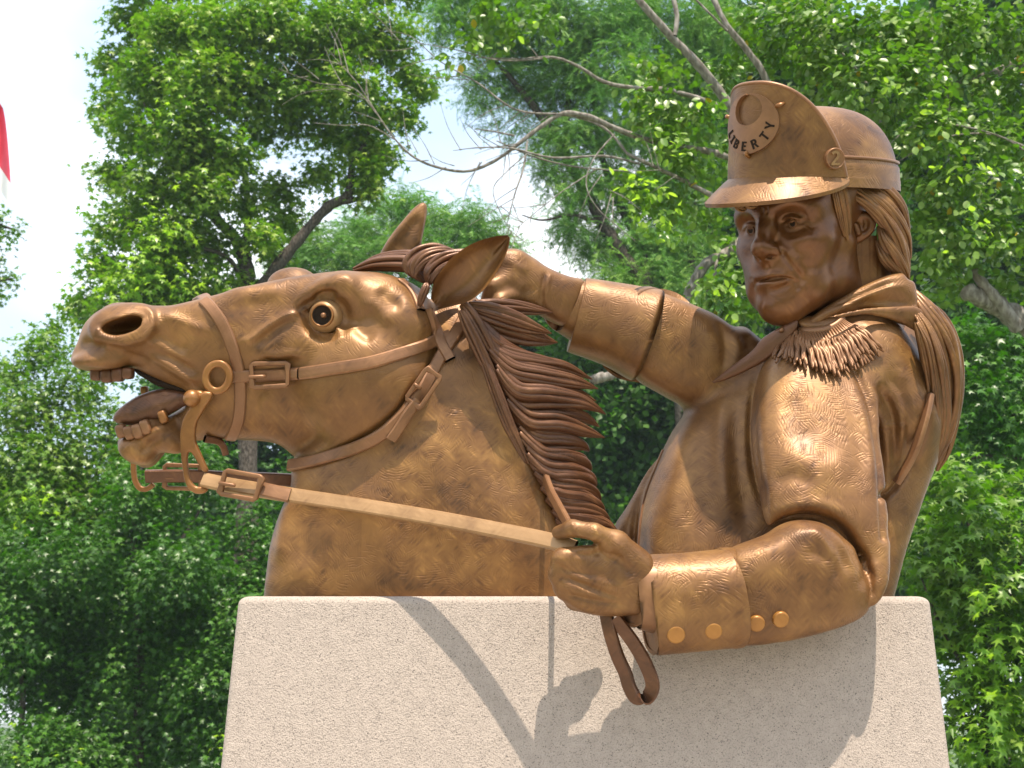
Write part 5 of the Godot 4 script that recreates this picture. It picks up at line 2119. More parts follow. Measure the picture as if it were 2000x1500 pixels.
func bark_material(name_: String, dark: Color, light: Color, freq: float, seed_: int) -> StandardMaterial3D:
	var m := StandardMaterial3D.new()
	m.resource_name = name_
	m.albedo_texture = mottled([0.0, 0.35, 0.6, 1.0], [dark, dark.lerp(light, 0.35), light, light.lightened(0.15)], freq, seed_, 256)
	m.roughness = 0.9
	m.metallic_specular = 0.2
	m.uv1_triplanar = true
	m.uv1_world_triplanar = true
	m.uv1_scale = Vector3(3, 1.2, 3)
	return m

# limb: keys [px, py, dist, width px] as a tapered bent tube in the world
func limb(K: Array, at: Vector3, knots := 0.12, seed_ := 1, sides := 9, to_ground := false) -> ArrayMesh:
	var S := spline(K, 6)
	var pts := []
	var rad := []
	for s in S:
		pts.append(far_point(s[0], s[1], s[2]))
		rad.append(maxf(s[3], 0.5) * 0.5 * s[2] / FOCAL)
	if to_ground:
		var p0: Vector3 = pts[0]
		var low := []
		var lr := []
		for k in 6:
			var t := k / 6.0
			low.append(Vector3(p0.x + (1.0 - t) * 0.12, lerpf(0.0, p0.y, t), p0.z))
			lr.append(rad[0] * (1.0 + 0.5 * pow(1.0 - t, 3.0)))
		pts = low + pts
		rad = lr + rad
	var rng := RandomNumberGenerator.new()
	rng.seed = seed_
	var V := PackedVector3Array()
	var I := PackedInt32Array()
	var n := pts.size()
	for i in n:
		var a: Vector3 = pts[maxi(i - 1, 0)]
		var b: Vector3 = pts[mini(i + 1, n - 1)]
		var t := (b - a).normalized()
		var s := t.cross(Vector3(0.3, 0.2, 1)).normalized()
		var u := s.cross(t)
		var r: float = rad[i] * rng.randf_range(1.0 - knots, 1.0 + knots)
		for j in sides:
			var an := TAU * j / sides
			var rr := r * rng.randf_range(1.0 - knots, 1.0 + knots)
			V.append(pts[i] + s * (cos(an) * rr) + u * (sin(an) * rr) - at)
	for i in n - 1:
		for j in sides:
			var j2 := (j + 1) % sides
			var a := i * sides + j
			var b := i * sides + j2
			I.append_array([a, b, a + sides, b, b + sides, a + sides])
	var c := V.size()
	V.append(pts[n - 1] - at)
	for j in sides:
		I.append_array([c, (n - 1) * sides + j, (n - 1) * sides + (j + 1) % sides])
	return to_mesh(V, normals(V, I), I)

# lobes: [px, py, radius px, distance offset]; look: leaf kind, size in metres, colours, twigs per area, leaves per twig
func foliage(at: Vector3, lobes: Array, dist: float, size: float, cols: Array, dense: float, per: int, seed_: int, spread := 0.2, droop := 0.4, squash := 0.85) -> Array:
	var rng := RandomNumberGenerator.new()
	rng.seed = seed_
	var buf := PackedFloat32Array()
	for lb in lobes:
		var dd: float = dist + lb[3]
		var c := far_point(lb[0], lb[1], dd)
		var r: float = lb[2] * dd / FOCAL
		var tint := rng.randf_range(0.85, 1.15)
		var twigs := int(dense * lb[2] * lb[2] / 100.0) + 2
		for t in twigs:
			var dir := Vector3(rng.randfn(), rng.randfn(), rng.randfn()).normalized()
			var rr := r * pow(rng.randf(), 0.36) * rng.randf_range(0.75, 1.08)
			var base := c + Vector3(dir.x, dir.y * squash, dir.z) * rr
			var along := (dir + Vector3(0, rng.randf_range(-droop * 1.6, 0.3), 0) + Vector3(rng.randfn(), rng.randfn(), rng.randfn()) * 0.35).normalized()
			var col: Color = cols[rng.randi() % cols.size()]
			var tt := tint * rng.randf_range(0.85, 1.15)
			for l in per:
				var p := base + along * (spread * rng.randf_range(-0.5, 0.6)) + Vector3(rng.randfn(), rng.randfn(), rng.randfn()) * spread * 0.30
				var up := (Vector3(rng.randfn() * 0.55, 0.75, rng.randfn() * 0.55) + dir * 0.5).normalized()
				var y := (along * 0.5 + Vector3(rng.randfn(), rng.randfn() - droop, rng.randfn()) * 0.6)
				y = (y - up * y.dot(up)).normalized()
				var x := y.cross(up)
				var s := size * rng.randf_range(0.7, 1.2)
				var f := tt * rng.randf_range(0.85, 1.15)
				p -= at
				buf.append_array([x.x * s, y.x * s, up.x * s, p.x, x.y * s, y.y * s, up.y * s, p.y, x.z * s, y.z * s, up.z * s, p.z, col.r * f, col.g * f, col.b * f, 1.0])
	return [buf]

func put_leaves(called: String, mesh: Mesh, m: Material, buf: PackedFloat32Array, parent: Node) -> void:
	var mm := MultiMesh.new()
	mm.transform_format = MultiMesh.TRANSFORM_3D
	mm.use_colors = true
	mm.mesh = mesh
	mm.instance_count = buf.size() / 16
	mm.buffer = buf
	var o := MultiMeshInstance3D.new()
	o.name = numbered(called, parent)
	o.multimesh = mm
	o.material_override = m
	parent.add_child(o, true)
	o.set_meta("kind", "stuff")

# the leaves that show largest become parts of their own, the rest one part
func split_leaves(mesh: Mesh, m: StandardMaterial3D, buf: PackedFloat32Array, parent: Node3D, singles: int) -> void:
	var n := buf.size() / 16
	var order := []
	for i in n:
		var p := Vector3(buf[i * 16 + 3], buf[i * 16 + 7], buf[i * 16 + 11]) + parent.position
		var v := p - CAM
		var fwd := Vector3(0, sin(deg_to_rad(PITCH)), -cos(deg_to_rad(PITCH)))
		var depth := v.dot(fwd)
		var up := Vector3(0, cos(deg_to_rad(PITCH)), sin(deg_to_rad(PITCH)))
		if absf(v.x / depth) > 0.425 or absf(v.dot(up) / depth) > 0.32:
			continue
		order.append([depth, i])
	order.sort_custom(func(a: Array, b: Array) -> bool: return a[0] < b[0])
	var shades := []
	for k in 6:
		shades.append(null)
	var taken_leaf := {}
	for k in mini(singles, order.size()):
		var i: int = order[k][1]
		taken_leaf[i] = true
		var o := MeshInstance3D.new()
		o.name = numbered("leaf", parent)
		o.mesh = mesh
		var sh := k % 6
		if shades[sh] == null:
			var mm: StandardMaterial3D = m.duplicate()
			mm.vertex_color_use_as_albedo = false
			mm.albedo_color = Color(buf[i * 16 + 12], buf[i * 16 + 13], buf[i * 16 + 14]).linear_to_srgb()
			shades[sh] = mm
		o.material_override = shades[sh]
		var q := i * 16
		o.transform = Transform3D(Basis(Vector3(buf[q], buf[q + 4], buf[q + 8]), Vector3(buf[q + 1], buf[q + 5], buf[q + 9]), Vector3(buf[q + 2], buf[q + 6], buf[q + 10])), Vector3(buf[q + 3], buf[q + 7], buf[q + 11]))
		parent.add_child(o, true)
	var rest := PackedFloat32Array()
	for i in n:
		if not taken_leaf.has(i):
			rest.append_array(buf.slice(i * 16, i * 16 + 16))
	put_leaves("foliage", mesh, m, rest, parent)

func tree(called: String, label: String, category: String, group: String, base: Vector3, limbs: Array, bark: Material) -> Node3D:
	var t := Node3D.new()
	t.name = numbered(called, self)
	t.position = base
	add_child(t, true)
	tag(t, label, category, group)
	for i in limbs.size():
		var first := i == 0
		mesh_node("trunk" if first else "branch", limb(limbs[i], base, 0.10, i + 3, 12 if first else 8, first), bark, t)
	return t

func ground_at(px: float, dist: float) -> Vector3:
	var p := far_point(px, 1300, dist)
	return Vector3(p.x, 0.0, p.z)

func fill_lobes(x0: float, x1: float, y0: float, y1: float, n: int, r0: float, r1: float, dz: float, seed_: int) -> Array:
	var rng := RandomNumberGenerator.new()
	rng.seed = seed_
	var out := []
	for i in n:
		out.append([lerpf(x0, x1, (i + rng.randf()) / n), rng.randf_range(y0, y1), rng.randf_range(r0, r1), rng.randf_range(-dz, dz)])
	return out

func trees() -> void:
	var star := leaf_mesh("star", 1)
	var oval := leaf_mesh("oval", 2)
	var spray := leaf_mesh("spray", 3)
	var tuft := leaf_mesh("tuft", 4)
	var soft := leaf_material("leaf", 0.5, 0.95)
	var gloss := leaf_material("glossy leaf", 0.36, 0.9)
	var needle := leaf_material("feathery leaf", 0.6, 0.8, 0.3)
	var grey := bark_material("grey bark", linear(0.10, 0.085, 0.07), linear(0.28, 0.255, 0.23), 0.03, 2)
	var brown := bark_material("brown bark", linear(0.03, 0.024, 0.02), linear(0.10, 0.082, 0.068), 0.03, 4)
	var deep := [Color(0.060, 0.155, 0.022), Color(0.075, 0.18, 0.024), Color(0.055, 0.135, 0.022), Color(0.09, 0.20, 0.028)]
	var fresh := [Color(0.13, 0.24, 0.028), Color(0.165, 0.28, 0.034), Color(0.11, 0.215, 0.028), Color(0.20, 0.31, 0.045)]
	var bright := [Color(0.20, 0.33, 0.034), Color(0.24, 0.36, 0.04), Color(0.165, 0.29, 0.034), Color(0.28, 0.38, 0.055)]
	var pale := [Color(0.16, 0.32, 0.075), Color(0.19, 0.36, 0.085), Color(0.14, 0.28, 0.075), Color(0.23, 0.37, 0.085)]
	# tall star-leaved tree on the left
	var base := ground_at(470, 20)
	var t := tree("sweetgum_tree", "tall star-leaved tree filling the left of the sky behind the horse's muzzle", "tree", "", base, [
		[[484, 1000, 20, 42], [484, 800, 20, 38], [483, 620, 20, 36], [478, 510, 20, 32], [455, 460, 20, 24], [420, 428, 20, 18], [380, 380, 20, 14], [370, 250, 20.3, 10], [400, 120, 20.3, 7]],
		[[482, 600, 20, 28], [530, 535, 20, 26], [590, 460, 20, 24], [640, 405, 20, 22], [680, 380, 20, 20], [690, 320, 20, 14], [720, 260, 20, 9], [730, 150, 20, 6]],
		[[660, 395, 20, 15], [700, 388, 20, 12], [740, 370, 20, 7]],
		[[478, 515, 20, 20], [484, 430, 20.2, 17], [478, 330, 20.2, 14], [470, 280, 20.2, 13], [490, 200, 20.3, 9], [520, 80, 20.3, 6]],
		[[440, 445, 20, 12], [400, 380, 19.6, 9], [330, 300, 19.4, 7], [280, 200, 19.2, 4]],
		[[478, 560, 20, 14], [440, 500, 19.6, 10], [330, 470, 19.2, 7], [240, 420, 19.2, 4]]], brown)
	var lobes := [[300, -60, 95, 0], [430, -80, 110, 0], [570, -70, 110, 0], [700, -60, 105, 0], [800, -40, 60, 0.5], [270, 40, 65, 0.3], [340, 60, 85, -0.6], [450, 60, 100, -0.9], [560, 60, 100, -0.6], [665, 70, 95, -0.4], [755, 75, 72, 0], [800, 150, 52, 0.4], [828, 175, 34, 0.2], [235, 130, 55, 0.4], [300, 160, 80, -0.6], [400, 170, 95, -1.1], [500, 180, 90, -0.6], [600, 170, 80, 0.2], [690, 180, 85, -0.5], [770, 225, 52, 0.2], [220, 215, 42, 0.2], [270, 250, 70, -0.2], [360, 270, 85, -1.1], [440, 300, 70, -0.8], [505, 250, 40, 0.5], [560, 255, 42, 0.6], [640, 250, 50, 0.4], [700, 280, 62, 0.2], [740, 310, 45, 0.2], [225, 340, 50, 0.2], [300, 370, 75, -0.8], [400, 380, 72, -1.0], [480, 390, 42, -0.2], [540, 370, 45, 0.4], [620, 340, 42, 0.3], [700, 350, 46, 0], [730, 375, 30, 0], [560, 430, 48, 0.5], [240, 430, 62, -0.2], [330, 460, 75, -0.9], [410, 470, 55, -0.3], [510, 460, 38, -0.4], [535, 500, 34, 0.6], [205, 520, 50, 0], [280, 540, 80, -0.8], [370, 560, 75, -0.6], [450, 560, 42, -0.2], [170, 590, 45, 0.2], [240, 620, 70, -0.5], [340, 640, 80, -0.2], [440, 640, 50, 0.6], [540, 610, 50, 1.0]]
	var f := foliage(base, lobes, 20.0, 0.145, bright, 1.5, 14, 21, 0.34)
	split_leaves(star, gloss, f[0], t, 300)
	# its lower neighbours on the left, down to the ground
	base = ground_at(90, 17)
	t = tree("sweetgum_tree", "low bright-topped leafy tree at the left edge below the open sky", "tree", "", base, [[[95, 1400, 17, 26], [92, 1150, 17, 20], [100, 900, 17, 14], [80, 760, 17, 7]], [[95, 1100, 17, 12], [180, 950, 17, 9], [230, 800, 17, 5]]], brown)
	lobes = [[20, 730, 60, 0], [85, 690, 58, 0.2], [110, 640, 30, 0.4], [40, 810, 80, -0.6], [130, 780, 80, -0.4], [190, 720, 50, 0.6], [60, 900, 85, -1.0], [150, 890, 85, -0.8], [230, 850, 70, 0.2], [-10, 960, 80, -0.8], [90, 1000, 95, -1.2], [200, 980, 90, -0.4]]
	f = foliage(base, lobes, 17.0, 0.105, fresh, 1.1, 15, 22, 0.32)
	split_leaves(star, gloss, f[0], t, 120)
	base = ground_at(300, 15.5)
	t = tree("understory_tree", "dark shaded leafy thicket left of the pedestal under the tall tree", "tree", "", base, [[[270, 1480, 15.5, 22], [272, 1250, 15.5, 18], [260, 1050, 15.5, 13], [280, 900, 15.5, 7]], [[270, 1200, 15.5, 12], [340, 1080, 15.5, 9], [400, 980, 15.5, 5]], [[30, 1500, 15.2, 12], [45, 1350, 15.2, 10], [20, 1200, 15.2, 6]]], brown)
	lobes = fill_lobes(-20, 470, 1020, 1180, 12, 75, 110, 1.0, 3) + fill_lobes(-20, 560, 1200, 1360, 13, 80, 115, 1.0, 4) + fill_lobes(-20, 520, 1380, 1560, 11, 80, 120, 1.0, 5) + fill_lobes(200, 400, 900, 1010, 6, 50, 70, 1.0, 6) + [[500, 1010, 42, 0.3], [545, 985, 30, 0.4], [470, 1050, 50, 0], [530, 1080, 55, 0.2], [500, 1140, 60, 0], [560, 920, 22, 0.5]]
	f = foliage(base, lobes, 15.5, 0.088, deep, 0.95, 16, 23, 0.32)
	split_leaves(star, gloss, f[0], t, 200)
	# branch tip at the far left edge
	base = ground_at(-160, 24)
	t = tree("edge_tree", "tree reaching in with one leafy branch at the far left edge below the flag", "tree", "", base, [[[-160, 1200, 24, 40], [-155, 800, 24, 34], [-130, 600, 24, 24], [-90, 480, 24, 14], [-20, 440, 24, 8], [30, 450, 24, 4]], [[-130, 600, 24, 14], [-60, 560, 24, 10], [20, 545, 24, 4]]], brown)
	lobes = [[-10, 420, 30, 0], [10, 455, 26, 0], [38, 452, 12, 0], [-10, 500, 26, 0], [10, 545, 22, 0], [28, 548, 10, 0], [-20, 570, 30, 0], [-100, 450, 80, 0], [-140, 560, 90, 0], [-160, 700, 100, 0], [-190, 380, 90, 0]]
	f = foliage(base, lobes, 24.0, 0.13, fresh, 1.1, 12, 24, 0.3)
	put_leaves("foliage", star, gloss, f[0], t)
	# feathery trees in the middle distance
	base = ground_at(820, 30)
	t = tree("cypress_tree", "feathery light green tree rising behind the horse's ears", "tree", "feathery cypress trees", base, [[[820, 1000, 30, 26], [815, 700, 30, 20], [810, 520, 30, 10], [815, 420, 30, 4]]], brown)
	lobes = [[560, 500, 40, 0], [610, 480, 48, -0.5], [650, 520, 55, -0.5], [590, 540, 60, 0], [700, 440, 48, 0.5], [760, 420, 48, 0], [800, 410, 40, 0], [850, 440, 55, 0], [910, 440, 50, -0.5], [950, 460, 38, 0], [720, 500, 70, 0], [820, 500, 80, -0.5], [920, 510, 75, 0], [980, 500, 40, 0]]
	f = foliage(base, lobes, 30.0, 0.62, pale, 1.15, 9, 25, 0.5, 0.2)
	put_leaves("foliage", spray, needle, f[0], t)
	base = ground_at(1240, 24)
	t = tree("cypress_tree", "tall leaning feathery tree with a dark trunk in the middle of the sky", "tree", "feathery cypress trees", base, [
		[[1330, 700, 24, 34], [1270, 570, 24, 30], [1225, 510, 24, 28], [1180, 440, 24, 24], [1130, 350, 24, 22], [1080, 260, 24, 20], [1020, 180, 24, 13], [960, 110, 24, 9], [900, 50, 24, 6], [860, -40, 24, 4]],
		[[1100, 300, 24, 13], [1110, 200, 24, 12], [1105, 120, 24, 10], [1100, 20, 24, 7], [1095, -80, 24, 4]],
		[[1270, 580, 24, 20], [1250, 480, 24.4, 18], [1200, 380, 24.4, 15], [1170, 280, 24.4, 12], [1160, 160, 24.4, 9], [1170, 20, 24.4, 6]],
		[[1180, 440, 24, 10], [1120, 420, 23.6, 8], [1060, 430, 23.4, 5], [1020, 420, 23.4, 3]],
		[[1360, 700, 24.5, 22], [1350, 480, 24.5, 20], [1360, 300, 24.5, 16], [1370, 100, 24.5, 10]]], brown)
	lobes = [[860, 40, 55, 0], [900, -20, 70, 0], [940, 90, 45, 0], [990, 30, 80, 0], [1060, 10, 85, -0.6], [1050, 100, 70, 0.5], [1130, 70, 80, -0.5], [1200, 40, 90, -0.5], [1290, 30, 95, 0], [1380, 60, 90, 0], [930, 160, 32, 0], [985, 150, 45, 0.3], [940, 200, 24, 0], [1040, 190, 48, 0.4], [1110, 170, 70, 0], [1190, 150, 80, -0.6], [1280, 140, 85, 0], [1370, 160, 80, 0.5], [1000, 240, 22, 0], [1060, 260, 45, 0.3], [1120, 270, 60, -0.4], [1200, 260, 70, 0], [1290, 260, 80, 0.5], [1060, 330, 40, 0], [1120, 360, 55, -0.3], [1190, 370, 60, 0.4], [1270, 370, 80, 0.6], [1360, 340, 80, 0.8], [1110, 440, 45, 0], [1150, 480, 42, 0.2], [1230, 470, 75, 0.5], [1320, 480, 85, 0.5], [1200, 540, 45, 0], [1290, 560, 70, 0.3], [1350, 580, 80, 0]]
	f = foliage(base, lobes, 24.0, 0.50, pale, 1.0, 9, 26, 0.45, 0.45)
	put_leaves("foliage", spray, needle, f[0], t)
	# woodland that closes the view behind everything
	for k in [[1050, 34, "dense green crown behind the horse's mane and the rider's raised arm", 1], [1450, 30, "dense green crown behind the rider's face and hat", 2], [1900, 28, "dense green crown behind the broken limbs on the right", 3], [560, 33, "dark dense crown behind the horse's jaw and the rein buckle", 4], [1300, 26, "shaded crown low between the mane and the rider's chest", 5]]:
		base = ground_at(k[0], k[1])
		var kk: int = k[3]
		var spots := []
		match kk:
			1: spots = fill_lobes(860, 1260, 620, 900, 12, 90, 130, 1.5, 41) + fill_lobes(860, 1300, 900, 1150, 10, 90, 130, 1.5, 42)
			2: spots = fill_lobes(1330, 1720, 60, 300, 12, 80, 130, 1.5, 43) + fill_lobes(1290, 1720, 320, 600, 12, 90, 130, 1.5, 44) + fill_lobes(1290, 1700, 600, 800, 8, 90, 130, 1.5, 45)
			3: spots = fill_lobes(1700, 2050, -80, 200, 10, 90, 130, 1.5, 46) + fill_lobes(1700, 2050, 220, 520, 12, 90, 130, 1.5, 47) + fill_lobes(1720, 2050, 540, 820, 12, 90, 130, 1.5, 48) + fill_lobes(1720, 2050, 840, 1200, 10, 100, 140, 1.5, 49)
			4: spots = fill_lobes(330, 660, 640, 820, 8, 70, 105, 1.5, 50) + fill_lobes(300, 700, 880, 1180, 11, 90, 130, 1.5, 51) + fill_lobes(0, 500, 900, 1400, 14, 100, 150, 1.5, 52)
			5: spots = fill_lobes(1120, 1400, 680, 860, 8, 70, 100, 1.2, 53) + fill_lobes(1120, 1420, 860, 1080, 8, 80, 110, 1.2, 54)
		t = tree("woodland_tree", k[2], "tree", "dense trees closing the view", base, [[[k[0], 1000, k[1], 24], [k[0] + 10, 750, k[1], 18], [k[0] - 10, 550, k[1], 8]]], brown)
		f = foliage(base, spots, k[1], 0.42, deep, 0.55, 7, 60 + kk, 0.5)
		put_leaves("foliage", tuft, soft, f[0], t)
	near_right(oval, gloss, grey, fresh)
	# star-leaved bush at the lower right
	base = ground_at(1920, 10.5)
	t = tree("sweetgum_sapling", "bright star-leaved bush beside the right edge of the pedestal", "bush", "", base, [[[1930, 1480, 10.5, 22], [1920, 1250, 10.5, 16], [1900, 1080, 10.5, 9], [1880, 960, 10.5, 4]], [[1925, 1300, 10.5, 11], [1980, 1150, 10.5, 8], [2010, 1000, 10.5, 4]], [[1922, 1350, 10.5, 10], [1850, 1250, 10.4, 7], [1800, 1130, 10.3, 3]]], brown)
	lobes = [[1835, 930, 40, 0.2], [1880, 960, 60, 0], [1950, 960, 55, 0.3], [1800, 1010, 50, 0.2], [1870, 1040, 70, -0.3], [1960, 1050, 75, 0], [1775, 1100, 45, 0.3], [1840, 1130, 70, -0.2], [1930, 1150, 80, -0.3], [2000, 1130, 70, 0], [1860, 1230, 70, 0], [1950, 1260, 90, -0.3], [1880, 1340, 70, 0], [1960, 1370, 90, -0.3], [1890, 1450, 70, 0], [1970, 1480, 90, -0.2], [2030, 1250, 80, 0]]
	f = foliage(base, lobes, 10.5, 0.125, fresh, 0.5, 10, 27, 0.26)
	split_leaves(star, gloss, f[0], t, 300)
	base = ground_at(1960, 13.5)
	t = tree("sweetgum_tree", "shaded star-leaved tree between the rider's back and the right edge", "tree", "", base, [[[2050, 1300, 13.5, 26], [2040, 1000, 13.5, 22], [2000, 840, 13.5, 12], [1930, 760, 13.5, 6]], [[2010, 900, 13.5, 12], [1940, 890, 13.4, 8], [1880, 900, 13.3, 4]]], brown)
	lobes = [[1900, 690, 55, 0], [1970, 680, 60, 0], [1880, 760, 50, 0], [1940, 770, 70, -0.3], [2010, 760, 70, 0], [1900, 850, 55, 0], [1970, 860, 75, -0.2], [1880, 640, 40, 0.3]]
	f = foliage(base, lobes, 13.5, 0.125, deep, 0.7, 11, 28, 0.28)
	put_leaves("foliage", star, gloss, f[0], t)

func near_right(oval: Mesh, gloss: StandardMaterial3D, grey: Material, fresh: Array) -> void:
	var base := ground_at(1990, 8.5)
	var t := tree("alder_tree", "near oval-leaved tree with pale grey limbs over the rider's hat", "tree", "", base, [
		[[2120, 1200, 8.5, 73.8], [2090, 800, 8.5, 65.6], [2030, 660, 8.5, 50.8], [1960, 605, 8.5, 42.6], [1900, 575, 8.4, 37.7], [1886, 566, 8.4, 32.8]],
		[[1990, 640, 8.5, 32.8], [1950, 590, 8.4, 24.6], [1915, 548, 8.35, 21.3], [1902, 528, 8.35, 18.0]],
		[[2100, 900, 8.6, 41.0], [2060, 500, 8.8, 32.8], [2020, 300, 8.9, 26.2], [2000, 130, 9, 19.7], [1940, 145, 8.8, 21.3], [1880, 158, 8.7, 18.0], [1822, 160, 8.6, 6.6]],
		[[1560, 420, 8.6, 29.5], [1470, 290, 8.4, 26.2], [1420, 200, 8.3, 23.0], [1365, 128, 8.2, 19.7], [1300, 60, 8.1, 17.2], [1240, -10, 8.0, 14.8], [1180, -90, 8, 11.5]],
		[[1318, 70, 8.1, 9.8], [1322, 30, 8.1, 11.5], [1310, -20, 8.1, 9.8]],
		[[1560, 350, 8.6, 19.7], [1500, 165, 8.3, 16.4], [1460, 100, 8.2, 14.8], [1420, 50, 8.1, 13.1], [1390, -10, 8.1, 11.5]],
		[[1420, 60, 8.1, 5.7], [1390, 30, 8.0, 4.9], [1350, -10, 8.0, 4.1]],
		[[1480, 430, 8.3, 13.9], [1398, 386, 8.1, 11.5], [1330, 350, 8.0, 9.8], [1262, 318, 7.9, 8.2], [1225, 300, 7.9, 7.4]],
		[[1500, 340, 8.4, 14.8], [1400, 300, 8.2, 13.9], [1275, 276, 8.0, 12.3], [1200, 250, 7.9, 12.3], [1150, 228, 7.8, 11.5], [1100, 222, 7.8, 10.7], [1060, 245, 7.8, 9.8], [1020, 275, 7.8, 9.0], [970, 312, 7.8, 7.4], [915, 334, 7.8, 6.6], [860, 328, 7.8, 5.7], [810, 308, 7.8, 4.9], [770, 270, 7.8, 4.1], [735, 220, 7.8, 3.3], [700, 165, 7.8, 2.5], [660, 120, 7.8, 1.6], [640, 95, 7.8, 1.2]],
		[[770, 272, 7.8, 2.9], [720, 245, 7.8, 2.5], [670, 245, 7.8, 1.6], [612, 240, 7.8, 1.0]],
		[[735, 222, 7.8, 2.5], [690, 172, 7.75, 2.1], [620, 162, 7.75, 1.8], [545, 135, 7.75, 1.1]],
		[[690, 172, 7.75, 1.6], [600, 180, 7.75, 1.3], [550, 205, 7.75, 0.8]],
		[[1225, 300, 7.9, 6.6], [1180, 250, 7.85, 5.7], [1110, 225, 7.8, 4.9], [1010, 215, 7.75, 4.1], [930, 160, 7.7, 3.3], [860, 120, 7.7, 2.5], [800, 70, 7.7, 1.6], [740, 60, 7.7, 0.8]],
		[[1250, 320, 7.9, 5.7], [1180, 305, 7.85, 5.3], [1080, 308, 7.8, 4.9], [1000, 290, 7.75, 3.7], [940, 288, 7.75, 2.9], [885, 294, 7.75, 1.6]],
		[[1230, 335, 7.9, 4.1], [1120, 325, 7.85, 3.7], [1040, 305, 7.8, 3.3], [970, 275, 7.75, 2.5]],
		[[1030, 275, 7.8, 4.9], [1022, 330, 7.75, 4.1], [1005, 380, 7.7, 3.3], [990, 440, 7.7, 1.6]],
		[[1030, 300, 7.75, 2.9], [990, 335, 7.7, 2.5], [963, 372, 7.7, 2.1], [985, 430, 7.7, 1.6], [1020, 490, 7.7, 1.0]],
		[[1005, 265, 7.8, 4.1], [960, 256, 7.75, 3.3], [926, 252, 7.75, 1.6]],
		[[1165, 330, 7.9, 3.3], [1090, 380, 7.8, 2.5], [1010, 445, 7.75, 1.2]],
		[[1200, 262, 7.8, 3.3], [1160, 310, 7.75, 2.9], [1145, 360, 7.7, 2.5], [1170, 410, 7.7, 2.0], [1240, 470, 7.7, 1.2]],
		[[1400, 205, 8.2, 11.5], [1340, 185, 8.1, 10.7], [1290, 175, 8.0, 12.3], [1240, 172, 7.95, 9.8], [1180, 160, 7.9, 8.2], [1130, 130, 7.85, 6.6], [1080, 112, 7.8, 5.7], [1010, 115, 7.8, 4.1], [930, 112, 7.8, 2.5]],
		[[1080, 112, 7.8, 4.1], [980, 118, 7.75, 3.3], [880, 95, 7.7, 2.0], [760, 75, 7.7, 0.8]],
		[[1340, 600, 8.4, 24.6], [1352, 560, 8.4, 24.6], [1380, 515, 8.4, 23.0], [1425, 490, 8.45, 21.3], [1480, 440, 8.6, 19.7]],
		[[1400, 505, 8.4, 8.2], [1395, 540, 8.3, 6.6], [1380, 570, 8.3, 3.3]],
		[[1180, 735, 8.2, 21.3], [1160, 742, 8.2, 19.7], [1230, 720, 8.3, 16.4], [1330, 660, 8.4, 13.1]],
		[[1740, 320, 8.6, 11.5], [1725, 270, 8.5, 10.7], [1700, 180, 8.5, 9.0], [1650, 110, 8.5, 5.7], [1600, 60, 8.5, 3.3]],
		[[1860, 330, 8.7, 11.5], [1850, 200, 8.6, 9.8], [1845, 100, 8.6, 8.2], [1880, 60, 8.6, 4.1]],
		[[2010, 300, 8.2, 4.9], [1950, 265, 8.1, 4.1], [1850, 242, 8, 3.3], [1780, 248, 8, 2.5], [1735, 285, 8, 1.6]],
		[[2010, 290, 8.2, 4.9], [1930, 262, 8.1, 3.7], [1840, 270, 8.05, 2.9], [1755, 315, 8, 1.6]]], grey)
	var rng := RandomNumberGenerator.new()
	rng.seed = 91
	var stems := [[700, 165, 640, 95], [770, 270, 700, 165], [860, 328, 770, 270], [970, 312, 860, 328], [1020, 275, 970, 312], [1100, 222, 1010, 215], [1010, 215, 860, 120], [860, 120, 740, 60], [1000, 290, 885, 294], [1080, 308, 970, 275], [1022, 330, 990, 440], [963, 372, 1020, 490], [1090, 380, 1010, 445], [690, 172, 545, 135], [1160, 310, 1240, 470], [1080, 112, 880, 95], [1330, 350, 1262, 318]]
	for st in stems:
		for k in 4:
			var u := rng.randf_range(0.1, 0.95)
			var x := lerpf(st[0], st[2], u)
			var y := lerpf(st[1], st[3], u)
			var dir := Vector2(st[2] - st[0], st[3] - st[1]).normalized().rotated(rng.randf_range(0.35, 1.1) * (1.0 if rng.randf() < 0.5 else -1.0))
			var l := rng.randf_range(35.0, 110.0)
			var q := Vector2(x, y)
			var bend := rng.randf_range(-0.3, 0.3)
			var e := q + dir * l * 0.5
			var g := e + dir.rotated(bend) * l * 0.5
			var d := 7.78 + rng.randf_range(-0.05, 0.05)
			mesh_node("twig", limb([[x, y, 7.78, 2.4], [e.x, e.y, d, 1.7], [g.x, g.y, d, 0.8]], base, 0.05, k + 5, 5), grey, t)
